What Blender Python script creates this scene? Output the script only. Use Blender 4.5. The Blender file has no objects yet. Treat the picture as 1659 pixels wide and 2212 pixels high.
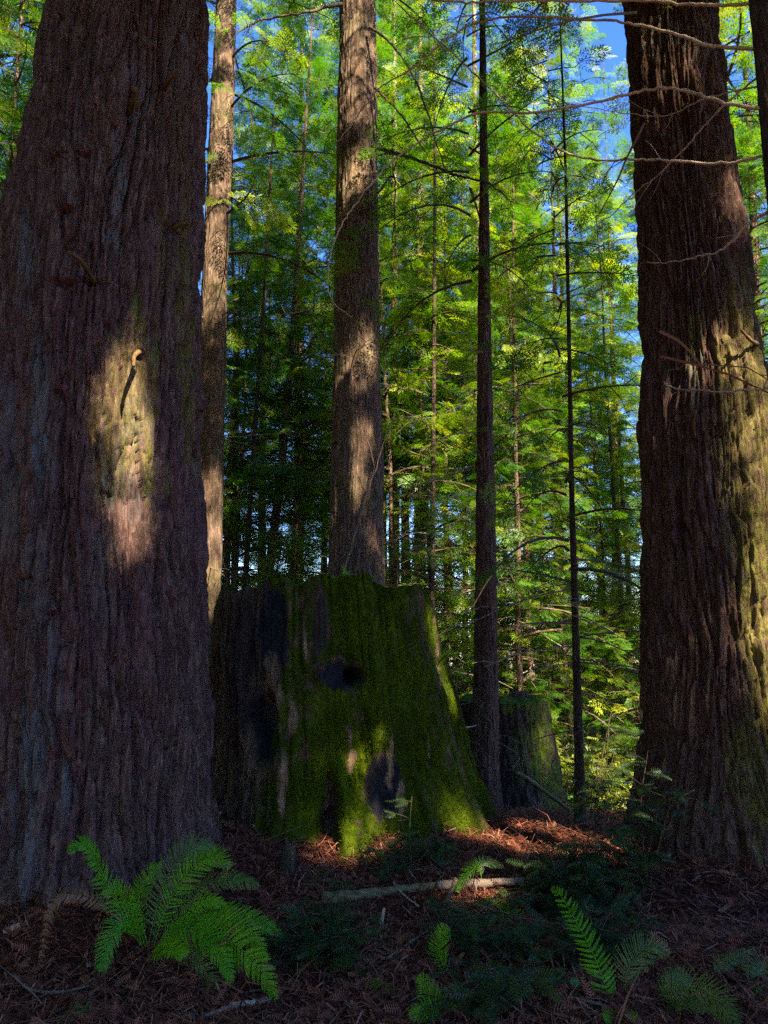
import bpy, math
import numpy as np
R = math.radians
RNG = np.random.default_rng(7)

# ------------------------------------------------------------------ camera, sky, sun, exposure
scene = bpy.context.scene
CAM = np.array([0.0, 0.0, 1.7]); TILT = R(10.0); FPX = 1580.0      # focal length in pixels of a 1659 x 2212 picture
cam = bpy.data.objects.new('camera', bpy.data.cameras.new('camera'))
scene.collection.objects.link(cam)
cam.location = CAM; cam.rotation_euler = (R(90) + TILT, 0, 0)
cam.data.sensor_fit = 'VERTICAL'; cam.data.sensor_height = 24.0
cam.data.lens = 24.0 * FPX / 2212.0
cam.data.clip_start = 0.05; cam.data.clip_end = 2000
scene.camera = cam

SUN = np.array([0.54, -0.84, 1.0]); SUN = SUN / np.linalg.norm(SUN)   # towards the sun
SUN_EL = math.asin(SUN[2]); SUN_AZ = math.atan2(SUN[0], SUN[1])
world = bpy.data.worlds.new('World'); scene.world = world; world.use_nodes = True
wn = world.node_tree.nodes; wl = world.node_tree.links
sky = wn.new('ShaderNodeTexSky'); sky.sky_type = 'NISHITA'; sky.sun_disc = False
sky.sun_elevation = SUN_EL; sky.sun_rotation = SUN_AZ
sky.air_density = 1.0; sky.dust_density = 0.1; sky.ozone_density = 4.0
wn['Background'].inputs['Strength'].default_value = 0.085
hs = wn.new('ShaderNodeHueSaturation'); hs.inputs['Saturation'].default_value = 1.25; hs.inputs['Hue'].default_value = 0.518
wl.new(sky.outputs[0], hs.inputs['Color']); wl.new(hs.outputs[0], wn['Background'].inputs['Color'])
sd = bpy.data.lights.new('sun', 'SUN'); so = bpy.data.objects.new('sun', sd)
scene.collection.objects.link(so)
sd.energy = 5.0; sd.angle = R(0.5); sd.color = (1.0, 0.87, 0.62)
so.location = (20, -20, 30)
so.rotation_euler = (R(90) - SUN_EL, 0, math.atan2(SUN[0], -SUN[1]))
scene.view_settings.view_transform = 'Standard'; scene.view_settings.look = 'None'
scene.view_settings.exposure = 2.72; scene.view_settings.gamma = 1.0
scene.cycles.max_bounces = 6; scene.cycles.diffuse_bounces = 3; scene.cycles.transmission_bounces = 3
scene.cycles.glossy_bounces = 2; scene.cycles.use_denoising = False
scene.cycles.caustics_reflective = False; scene.cycles.caustics_refractive = False

# ------------------------------------------------------------------ pixel <-> world helpers
FW = np.array([0, math.cos(TILT), math.sin(TILT)]); UP = np.array([0, -math.sin(TILT), math.cos(TILT)])
def ray(px, py):
    return FW + np.array([(px - 829.5) / FPX, 0, 0]) - UP * ((py - 1106.0) / FPX)
def P(px, py, Y):
    d = ray(px, py); return CAM + d * (Y / d[1])
def proj(p):
    d = p - CAM; w = d @ FW; w = np.where(np.abs(w) < 1e-4, 1e-4, w)
    return 829.5 + FPX * d[:, 0] / w, 1106.0 - FPX * (d @ UP) / w
def depth(p): return float((p - CAM) @ FW)

# ------------------------------------------------------------------ noise
def _h(ix, iy, iz, seed):
    n = (ix * 374761393 + iy * 668265263 + iz * 2147483647 % 1274126177 + iz * 1274126177 + seed * 362437) & 0xffffffff
    n = ((n ^ (n >> 13)) * 1274126177) & 0xffffffff
    n = ((n ^ (n >> 16)) * 2246822519) & 0xffffffff
    return ((n ^ (n >> 15)) & 0xffff) / 32767.5 - 1.0
def noise(p, seed=0):
    p = np.asarray(p, float); i = np.floor(p).astype(np.int64); f = p - i
    u = f * f * f * (f * (f * 6 - 15) + 10)
    r = 0
    for dx in (0, 1):
        wx = u[:, 0] if dx else 1 - u[:, 0]
        for dy in (0, 1):
            wy = u[:, 1] if dy else 1 - u[:, 1]
            for dz in (0, 1):
                wz = u[:, 2] if dz else 1 - u[:, 2]
                r = r + wx * wy * wz * _h(i[:, 0] + dx, i[:, 1] + dy, i[:, 2] + dz, seed)
    return r
def fbm(p, seed=0, o=4):
    a = 1; r = 0; t = 0
    for k in range(o):
        r = r + a * noise(p * 2 ** k, seed + k * 17); t += a; a *= .5
    return r / t * 1.5
def voronoi(u, w, nu, seed=0, jit=.9):
    """2-D cells, u wraps after nu cells: distance F1, F2 and a random value of the nearest cell"""
    iu = np.floor(u).astype(np.int64); iw = np.floor(w).astype(np.int64); z0 = np.zeros_like(iu)
    f1 = np.full(len(u), 9.); f2 = f1.copy(); c = np.zeros(len(u))
    for a in (-1, 0, 1):
        for b in (-1, 0, 1):
            ku = iu + a; kw = iw + b; h = np.mod(ku, nu)
            px_ = ku + .5 + .5 * jit * _h(h, kw, z0, seed); pw_ = kw + .5 + .5 * jit * _h(h, kw, z0, seed + 1)
            d = np.hypot(u - px_, w - pw_); r = _h(h, kw, z0, seed + 2); m = d < f1
            f2 = np.where(m, f1, np.minimum(f2, d)); c = np.where(m, r, c); f1 = np.where(m, d, f1)
    return f1, f2, c
def sst(a, b, x):
    t = np.clip((x - a) / (b - a), 0, 1); return t * t * (3 - 2 * t)

def gz(x, y):
    """height of the forest floor"""
    x = np.atleast_1d(np.asarray(x, float)); y = np.atleast_1d(np.asarray(y, float))
    p = np.stack([x, y, 0 * x], 1)
    z = 0.10 * noise(p * 0.55, 3) + 0.045 * noise(p * 2.1, 4)
    z = z * sst(40, 10, y) - 0.20 * np.clip(y - 7.2, 0, 42) - 0.02 * np.clip(y - 49, 0, 500)
    z += 0.24 * np.exp(-((x + 0.1) ** 2 / 3.5 + (y - 7.6) ** 2 / 2.2))
    z += 0.22 * np.exp(-((x + 2.15) ** 2 + (y - 5.6) ** 2) / 1.3) + 0.2 * np.exp(-((x - 3.1) ** 2 + (y - 6.1) ** 2) / 1.0)
    z += -0.12 * np.exp(-((x - 1.0) ** 2 / 1.2 + (y - 4.9) ** 2 / 0.12))
    return z
def G(px, py):
    """point of the forest floor seen at a pixel"""
    d = ray(px, py); t = 1.0
    for _ in range(600):
        q = CAM + d * t
        if q[2] <= gz(q[0], q[1])[0]: break
        t += 0.02
    return CAM + d * t

# ------------------------------------------------------------------ meshes and objects
def mesh(name, v, faces, mats, fm=None, smooth=True, attrs=None, fattrs=None):
    """faces: list of int arrays (n,k)"""
    me = bpy.data.meshes.new(name)
    faces = [np.asarray(f, np.int32) for f in faces if len(f)]
    v = np.ascontiguousarray(v, np.float32)
    me.vertices.add(len(v)); me.vertices.foreach_set('co', v.ravel())
    tot = np.concatenate([np.full(len(f), f.shape[1], np.int32) for f in faces])
    idx = np.concatenate([f.ravel() for f in faces])
    st = np.concatenate([[0], np.cumsum(tot)[:-1]]).astype(np.int32)
    me.loops.add(len(idx)); me.loops.foreach_set('vertex_index', idx)
    me.polygons.add(len(tot)); me.polygons.foreach_set('loop_start', st); me.polygons.foreach_set('loop_total', tot)
    if fm is not None: me.polygons.foreach_set('material_index', np.asarray(fm, np.int32))
    me.polygons.foreach_set('use_smooth', np.full(len(tot), smooth, bool))
    for k, a in (attrs or {}).items():
        me.attributes.new(k, 'FLOAT', 'POINT').data.foreach_set('value', np.asarray(a, np.float32))
    for k, a in (fattrs or {}).items():
        me.attributes.new(k, 'FLOAT', 'FACE').data.foreach_set('value', np.asarray(a, np.float32))
    for m in mats: me.materials.append(m)
    me.update(calc_edges=True); me.validate()
    return me
def obj(name, me, parent=None, loc=(0, 0, 0)):
    o = bpy.data.objects.new(name, me); scene.collection.objects.link(o)
    o.location = loc
    if parent is not None: o.parent = parent
    return o
def tag(o, label=None, cat=None, group=None, kind=None):
    if label: o['label'] = label
    if cat: o['category'] = cat
    if group: o['group'] = group
    if kind: o['kind'] = kind
    return o
def thing(name, label, cat, loc, group=None):
    return tag(obj(name, None, None, tuple(float(c) for c in loc)), label, cat, group)

class MB:
    """collects tubes, strips and leaf pieces into one mesh"""
    def __init__(s): s.v = []; s.q = []; s.t = []; s.qm = []; s.tm = []; s.n = 0; s.qr = []; s.tr = []
    def add(s, v, q=None, t=None, m=0, r=None):
        v = np.asarray(v, float).reshape(-1, 3)
        if q is not None and len(q):
            q = np.asarray(q) + s.n; s.q.append(q); s.qm.append(np.full(len(q), m)); s.qr.append(np.broadcast_to(0.5 if r is None else r, (len(q),)))
        if t is not None and len(t):
            t = np.asarray(t) + s.n; s.t.append(t); s.tm.append(np.full(len(t), m)); s.tr.append(np.broadcast_to(0.5 if r is None else r, (len(t),)))
        s.v.append(v); s.n += len(v)
    def tube(s, pts, rad, k=5, m=0, r=None, caps=True):
        pts = np.asarray(pts, float); n = len(pts); rad = np.broadcast_to(rad, (n,))
        tg = np.gradient(pts, axis=0); tg /= np.linalg.norm(tg, axis=1)[:, None] + 1e-9
        a = np.array([0, 0, 1.0]) if abs(tg[0, 2]) < .9 else np.array([1.0, 0, 0])
        A = np.cross(tg, a); A /= np.linalg.norm(A, axis=1)[:, None] + 1e-9; B = np.cross(tg, A)
        th = np.arange(k) / k * 2 * np.pi
        v = pts[:, None] + rad[:, None, None] * (np.cos(th)[None, :, None] * A[:, None] + np.sin(th)[None, :, None] * B[:, None])
        i = np.arange(n - 1)[:, None] * k; j = np.arange(k)[None]; j2 = (j + 1) % k
        q = np.stack([i + j, i + j2, i + k + j2, i + k + j], -1).reshape(-1, 4)
        v = v.reshape(-1, 3); t = None
        if caps:
            v = np.concatenate([v, pts[:1], pts[-1:]]); e = n * k
            t = np.concatenate([np.stack([np.full(k, e), j2[0], j[0]], 1), np.stack([np.full(k, e + 1), (n - 1) * k + j[0], (n - 1) * k + j2[0]], 1)])
        s.add(v, q, t, m, r)
    def build(s, name, mats, smooth=True, origin=None, rnd=True):
        v = np.concatenate(s.v)
        if origin is not None: v = v - np.asarray(origin)
        fs, fm, fr = [], [], []
        if s.q: fs.append(np.concatenate(s.q)); fm += s.qm; fr += s.qr
        if s.t: fs.append(np.concatenate(s.t)); fm += s.tm; fr += s.tr
        return mesh(name, v, fs, mats, np.concatenate(fm), smooth, None, {'rnd': np.concatenate(fr)} if rnd else None)
def curve(ctrl, n):
    """smooth curve through control points (Catmull-Rom)"""
    c = np.asarray(ctrl, float); c = np.concatenate([2 * c[:1] - c[1:2], c, 2 * c[-1:] - c[-2:-1]])
    t = np.linspace(0, len(c) - 3 - 1e-6, n); i = t.astype(int); f = (t - i)[:, None]
    a, b, d, e = c[i], c[i + 1], c[i + 2], c[i + 3]
    return .5 * (2 * b + (d - a) * f + (2 * a - 5 * b + 4 * d - e) * f ** 2 + (3 * b - a - 3 * d + e) * f ** 3)

# ------------------------------------------------------------------ materials
class NT:
    def __init__(s, name):
        s.m = bpy.data.materials.new(name); s.m.use_nodes = True; s.t = s.m.node_tree; s.t.nodes.clear()
        s.out = s.n('ShaderNodeOutputMaterial')
    def n(s, ty, **kw):
        x = s.t.nodes.new(ty)
        for k, v in kw.items(): setattr(x, k, v)
        return x
    def link(s, a, b): s.t.links.new(a, b)
    def put(s, sock, v):
        if hasattr(v, 'links'): s.link(v, sock)
        else: sock.default_value = v
    def coord(s, scale=(1, 1, 1)):
        c = s.n('ShaderNodeTexCoord'); mp = s.n('ShaderNodeMapping'); mp.inputs['Scale'].default_value = scale
        s.link(c.outputs['Object'], mp.inputs[0]); return mp.outputs[0]
    def noise(s, vec, sc, det=5, rough=.6, dist=0):
        x = s.n('ShaderNodeTexNoise'); s.link(vec, x.inputs['Vector'])
        x.inputs['Scale'].default_value = sc; x.inputs['Detail'].default_value = det
        x.inputs['Roughness'].default_value = rough; x.inputs['Distortion'].default_value = dist
        return x.outputs[0]
    def ramp(s, f, st):
        x = s.n('ShaderNodeValToRGB'); s.link(f, x.inputs[0]); e = x.color_ramp.elements
        while len(e) < len(st): e.new(.5)
        for k, (p, c) in enumerate(st):
            e[k].position = p; e[k].color = (*c, 1) if not np.isscalar(c) else (c, c, c, 1)
        return x.outputs[0]
    def mix(s, f, a, b, blend='MIX'):
        x = s.n('ShaderNodeMix', data_type='RGBA', blend_type=blend)
        s.put(x.inputs[0], f)
        for k, v in ((6, a), (7, b)): s.put(x.inputs[k], v if hasattr(v, 'links') else (*v, 1))
        return x.outputs[2]
    def math(s, op, a, b=0.0):
        x = s.n('ShaderNodeMath', operation=op); s.put(x.inputs[0], a); s.put(x.inputs[1], b); return x.outputs[0]
    def attr(s, name): return s.n('ShaderNodeAttribute', attribute_name=name).outputs['Fac']
    def bump(s, h, strength, dist):
        x = s.n('ShaderNodeBump'); s.link(h, x.inputs['Height']); x.inputs['Strength'].default_value = strength
        x.inputs['Distance'].default_value = dist; return x.outputs[0]
    def finish(s, col, rough=.9, normal=None, spec=.2):
        b = s.n('ShaderNodeBsdfPrincipled'); s.put(b.inputs['Base Color'], col if hasattr(col, 'links') else (*col, 1))
        s.put(b.inputs['Roughness'], rough); b.inputs['Specular IOR Level'].default_value = spec
        if normal is not None: s.link(normal, b.inputs['Normal'])
        s.link(b.outputs[0], s.out.inputs[0]); return s.m

def bark_mat(name, dark, mid, light, tint, fib=1.0, moss=(0.10, 0.14, 0.008), sc=1.0):
    t = NT(name); v = t.coord((1, 1, .10)); v2 = t.coord((1, 1, .35)); v3 = t.coord((1, 1, .22))
    n1 = t.noise(v, 30 * sc, 8, .75, .4); n2 = t.noise(v2, 3.0, 4, .6); n3 = t.noise(v, 110 * sc, 4, .65); n4 = t.noise(v2, 60 * sc, 4, .7)
    vo = t.n('ShaderNodeTexVoronoi'); t.link(t.mix(.06, v3, t.noise(v3, 14, 3), 'ADD') if False else v3, vo.inputs['Vector']); vo.inputs['Scale'].default_value = 34 * sc
    sep = t.n('ShaderNodeSeparateColor'); t.link(vo.outputs['Color'], sep.inputs[0]); cell = sep.outputs[0]
    c = t.ramp(n1, [(.32, dark), (.5, mid), (.68, light)])
    c = t.mix(t.ramp(n2, [(.42, 0.0), (.66, .75)]), c, tint, 'MIX')
    c = t.mix(.65, c, t.ramp(n3, [(.34, .5), (.66, 1.4)]), 'MULTIPLY')
    c = t.mix(.7, c, t.ramp(cell, [(0, .55), (1, 1.45)]), 'MULTIPLY')
    c = t.mix(t.math('MULTIPLY', t.attr('pale'), t.ramp(t.noise(v, 26, 6, .75), [(.44, 0.0), (.54, 1.0)])), c, (0.15, 0.17, 0.165))
    mm = t.math('MULTIPLY', t.attr('moss'), t.ramp(t.noise(v2, 22, 8, .8), [(.42, 0.0), (.54, 1.0)]))
    c = t.mix(mm, c, t.ramp(n4, [(.3, tuple(.4 * q for q in moss)), (.7, tuple(1.7 * q for q in moss))]))
    h = t.math('ADD', t.math('MULTIPLY', n1, .9), t.math('ADD', t.math('MULTIPLY', n3, .5), t.math('ADD', t.math('MULTIPLY', n4, .35), t.math('MULTIPLY', cell, .35))))
    return t.finish(c, .92, t.bump(h, 1.0 * fib, .03), .15)
M_BARK_L = bark_mat('redwood_bark_grey', (0.052, 0.027, 0.020), (0.128, 0.073, 0.055), (0.25, 0.165, 0.13), (0.14, 0.072, 0.066), moss=(0.135, 0.13, 0.018))
M_BARK_R = bark_mat('redwood_bark_brown', (0.04, 0.021, 0.014), (0.105, 0.058, 0.040), (0.21, 0.135, 0.095), (0.105, 0.056, 0.044), moss=(0.17, 0.17, 0.025))
M_BARK_M = bark_mat('mid_bark', (0.055, 0.033, 0.024), (0.13, 0.084, 0.062), (0.25, 0.18, 0.13), (0.15, 0.092, 0.06))
M_BARK_D = bark_mat('sapling_bark', (0.03, 0.018, 0.014), (0.065, 0.042, 0.034), (0.12, 0.085, 0.065), (0.07, 0.05, 0.03))
M_BARK_P = bark_mat('pale_bark', (0.11, 0.08, 0.06), (0.24, 0.18, 0.13), (0.38, 0.31, 0.22), (0.24, 0.17, 0.10))

def leaf_mat(name, a, b, c, trans=.42, tint=(1.3, 1.3, .45), objvar=.35, gloss=.03):
    t = NT(name); r = t.attr('rnd')
    col = t.ramp(r, [(.0, a), (.55, b), (1.0, c)])
    oi = t.n('ShaderNodeObjectInfo').outputs['Random']
    hs = t.n('ShaderNodeHueSaturation'); t.link(col, hs.inputs['Color'])
    t.link(t.math('ADD', t.math('MULTIPLY', oi, -.035), .515), hs.inputs['Hue'])
    t.link(t.math('ADD', t.math('MULTIPLY', oi, objvar), 1 - objvar / 2), hs.inputs['Value'])
    col = hs.outputs[0]
    d = t.n('ShaderNodeBsdfDiffuse'); t.link(col, d.inputs[0])
    tr = t.n('ShaderNodeBsdfTranslucent'); t.link(t.mix(1.0, col, tint, 'MULTIPLY'), tr.inputs[0])
    m1 = t.n('ShaderNodeMixShader'); m1.inputs[0].default_value = trans; t.link(d.outputs[0], m1.inputs[1]); t.link(tr.outputs[0], m1.inputs[2])
    g = t.n('ShaderNodeBsdfGlossy'); g.inputs['Roughness'].default_value = .45; g.inputs[0].default_value = (.8, .9, .8, 1)
    m2 = t.n('ShaderNodeMixShader'); m2.inputs[0].default_value = gloss; t.link(m1.outputs[0], m2.inputs[1]); t.link(g.outputs[0], m2.inputs[2])
    t.link(m2.outputs[0], t.out.inputs[0]); return t.m
M_LEAF = leaf_mat('needle_foliage', (0.024, 0.090, 0.005), (0.078, 0.20, 0.007), (0.28, 0.33, 0.013), .46, objvar=.6)
M_LEAF_FAR = leaf_mat('far_foliage', (0.05, 0.10, 0.015), (0.10, 0.17, 0.018), (0.22, 0.25, 0.03))
M_LEAF_DK = leaf_mat('shrub_foliage', (0.014, 0.032, 0.007), (0.024, 0.055, 0.011), (0.045, 0.085, 0.015), .25, (1.1, 1.3, .7))
M_FERN = leaf_mat('fern_green', (0.055, 0.19, 0.005), (0.09, 0.27, 0.006), (0.16, 0.36, 0.01), .35, (1.1, 1.2, .3), .25, .015)
M_FERN_DULL = leaf_mat('fern_dull', (0.045, 0.08, 0.016), (0.07, 0.125, 0.02), (0.13, 0.17, 0.035), .3, (1.1, 1.2, .6), .2)
M_FERN_DEAD = leaf_mat('fern_dead', (0.10, 0.05, 0.025), (0.17, 0.085, 0.04), (0.25, 0.14, 0.07), .2, (1, 1, 1), .1)
M_MOSS = leaf_mat('moss_blades', (0.026, 0.052, 0.001), (0.062, 0.10, 0.001), (0.12, 0.145, 0.002), .3, (1.3, 1.3, .4), .05, 0.0)
M_TWIG = NT('dead_twig'); 
def _twig():
    t = M_TWIG; c = t.ramp(t.attr('rnd'), [(0.0, (0.10, 0.065, 0.045)), (.6, (0.22, 0.16, 0.11)), (1.0, (0.40, 0.33, 0.24))]); return t.finish(c, .85)
M_TWIG = _twig()
def _limb():
    t = NT('limb_bark'); v = t.coord(); c = t.ramp(t.noise(v, 30, 4), [(.3, (0.035, 0.024, 0.018)), (.7, (0.13, 0.09, 0.065))]); return t.finish(c, .9)
M_LIMB = _limb()
def _wood(name, a, b, c, sc=(1, 1, .08), moss=False):
    t = NT(name); v = t.coord(sc); n1 = t.noise(v, 45, 6, .7, .3); n2 = t.noise(t.coord(), 4, 4)
    col = t.ramp(n1, [(.3, a), (.5, b), (.72, c)])
    col = t.mix(t.ramp(n2, [(.45, 0.0), (.7, .6)]), col, tuple(.5 * q for q in a))
    return t.finish(col, .85, t.bump(n1, .6, .01))
M_PALEBR = _wood('pale_bare_branch', (0.30, 0.22, 0.15), (0.48, 0.38, 0.26), (0.65, 0.55, 0.40), (6, 6, 6))
M_LOG = _wood('weathered_log', (0.07, 0.05, 0.022), (0.17, 0.13, 0.06), (0.28, 0.22, 0.11), (.12, 1, 1))
M_STICK = _wood('stick_wood', (0.11, 0.075, 0.055), (0.22, 0.16, 0.12), (0.36, 0.28, 0.22), (3, 3, 3))
M_CUT = _wood('cut_wood', (0.25, 0.18, 0.11), (0.42, 0.33, 0.22), (0.55, 0.46, 0.33), (2, 2, 2))
M_STUB = _wood('branch_stub_wood', (0.05, 0.03, 0.012), (0.13, 0.075, 0.028), (0.22, 0.14, 0.055), (2, 2, .4))

def ground_mat():
    t = NT('needle_duff'); v = t.coord(); n1 = t.noise(v, 38, 8, .75, .5); n2 = t.noise(v, 3.5, 5); n3 = t.noise(v, 140, 3, .6)
    c = t.ramp(n1, [(.3, (0.03, 0.009, 0.006)), (.5, (0.11, 0.035, 0.02)), (.68, (0.22, 0.085, 0.046))])
    c = t.mix(t.ramp(n2, [(.4, 0.0), (.7, .7)]), c, (0.045, 0.022, 0.016))
    h = t.math('ADD', n1, t.math('MULTIPLY', n3, .5))
    return t.finish(c, .95, t.bump(h, 1.0, .03), .1)
M_GROUND = ground_mat()
def litter_mat():
    t = NT('litter'); c = t.ramp(t.attr('rnd'), [(0, (0.04, 0.011, 0.008)), (.45, (0.18, 0.054, 0.03)), (.85, (0.33, 0.12, 0.066)), (1.0, (0.38, 0.22, 0.15))])
    return t.finish(c, .85)
M_LITTER = litter_mat()

def stump_mat():
    t = NT('old_stump'); v = t.coord((1, 1, .09)); v1 = t.coord((1, 1, .6)); n1 = t.noise(v, 24, 7, .7, .3); n2 = t.noise(v1, 26, 6, .7); n3 = t.noise(t.coord(), 90, 4, .7)
    wood = t.ramp(n1, [(.3, (0.030, 0.017, 0.010)), (.5, (0.095, 0.058, 0.034)), (.7, (0.20, 0.135, 0.085))])
    bare = t.ramp(n1, [(.3, (0.14, 0.07, 0.03)), (.7, (0.40, 0.27, 0.16))])
    ch = t.ramp(n2, [(.3, (0.006, 0.006, 0.007)), (.7, (0.034, 0.032, 0.038))])
    ms = t.ramp(n2, [(.28, (0.024, 0.044, 0.001)), (.5, (0.066, 0.10, 0.002)), (.7, (0.125, 0.15, 0.004))])
    ms = t.mix(.6, ms, t.ramp(n3, [(.3, .35), (.7, 1.4)]), 'MULTIPLY')
    ms = t.mix(t.ramp(t.noise(v1, 2.6, 4, .6), [(.38, .85), (.6, 0.0)]), ms, (0.022, 0.034, 0.004))
    c = t.mix(t.attr('char'), wood, ch)
    c = t.mix(t.attr('wood'), c, bare)
    edge = t.math('ADD', t.attr('moss'), t.math('MULTIPLY', t.math('SUBTRACT', t.noise(v1, 11, 6, .7), .5), 1.3))
    mf = t.ramp(edge, [(.36, 0.0), (.66, 1.0)])
    c = t.mix(mf, c, ms)
    h = t.math('ADD', t.math('MULTIPLY', n1, .6), t.math('MULTIPLY', n3, .6))
    return t.finish(c, .95, t.bump(h, .9, .02), .1)
M_STUMP = stump_mat()

# ------------------------------------------------------------------ sun shafts: places in the canopy that stay open
SHAFTS = []
def shaft(p, r): SHAFTS.append((np.asarray(p, float), r))
def open_sky(p, pad=.20):
    """True where a leaf would block one of the sunny spots"""
    k = np.zeros(len(p), bool)
    for c, r in SHAFTS:
        d = p - c; a = d @ SUN; e = np.linalg.norm(d - a[:, None] * SUN, axis=1)
        k |= (a > .8) & (e < r + pad)
    return k
for px, py, Y, r in [(325, 660, 4.95, .02), (315, 735, 4.9, .06), (290, 820, 4.9, .03), (355, 830, 4.95, .05), (325, 905, 4.9, .08), (375, 960, 5., .02), (262, 930, 4.9, -.04), (300, 1030, 4.9, .0), (355, 1070, 4.95, -.05), (395, 740, 5., -.03), (300, 1130, 4.9, -.06), (240, 830, 4.9, -.06), (355, 590, 4.95, -.05), (270, 1260, 4.9, -.08),
                     (1500, 745, 5.65, .08), (1590, 830, 5.85, .22), (1560, 760, 5.8, .12), (1625, 960, 5.9, .28), (1625, 1060, 5.85, .08), (1650, 1170, 5.9, .1), (1645, 1260, 5.9, .28), (1660, 1370, 5.9, .22), (1680, 1470, 5.9, .2), (1650, 1090, 5.9, .28),
                     (1440, 40, 5.7, .2), (1500, 120, 5.7, .15), (1412, 860, 5.7, .05), (1415, 1120, 5.7, .07),
                     (775, 60, 9.3, .16), (790, 210, 9.3, .10), (760, 380, 9.3, .08), (780, 770, 9.25, .16), (738, 830, 9.3, .10), (765, 960, 9.25, .10), (730, 1090, 9.3, .12), (795, 1170, 9.25, .05),
                     (930, 1340, 7.1, .14), (945, 1420, 7.1, .14), (960, 1490, 7.1, .1), (770, 1600, 6.4, .03), (735, 1640, 6.4, .0), (775, 1740, 6.2, .08), (790, 1800, 6.1, .08), (615, 1700, 6.5, .0), (655, 1440, 6.8, -.05), (950, 1715, 6.9, .0), (900, 1740, 6.7, -.03),
                     (450, 520, 10.4, .2), (440, 640, 10.4, .25), (445, 1100, 10.4, .22), (455, 1190, 10.4, .2), (440, 1300, 10.4, .15), (1195, 1580, 9.2, .05), (450, 1250, 10.4, .2),
                     (1045, 500, 8.9, .2), (1045, 800, 8.9, .15), (1050, 1330, 8.9, .12), (1045, 200, 9, .3)]:
    shaft(P(px, py, Y), r)
for px, py, r in [(1165, 1812, .26), (1110, 1795, .16), (1210, 1830, .25), (1085, 1800, .2), (1250, 1840, .22), (1190, 1790, .2), (1130, 1835, .2), (965, 1785, .16), (1040, 1800, .1), (690, 1840, .14), (900, 1930, .03), (1000, 1905, .05)]:
    shaft(G(px, py), r)

for px, py, Y in [(1450, 75, 4.6), (1350, 52, 4.7), (1130, 35, 5.0), (950, 95, 5.2), (1400, 195, 4.7), (1300, 215, 4.8), (1150, 240, 5.0), (1040, 250, 5.05), (960, 280, 5.1), (870, 330, 5.2), (760, 450, 5.3), (1440, 350, 4.7)]:
    shaft(P(px, py, Y), .03)
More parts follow.
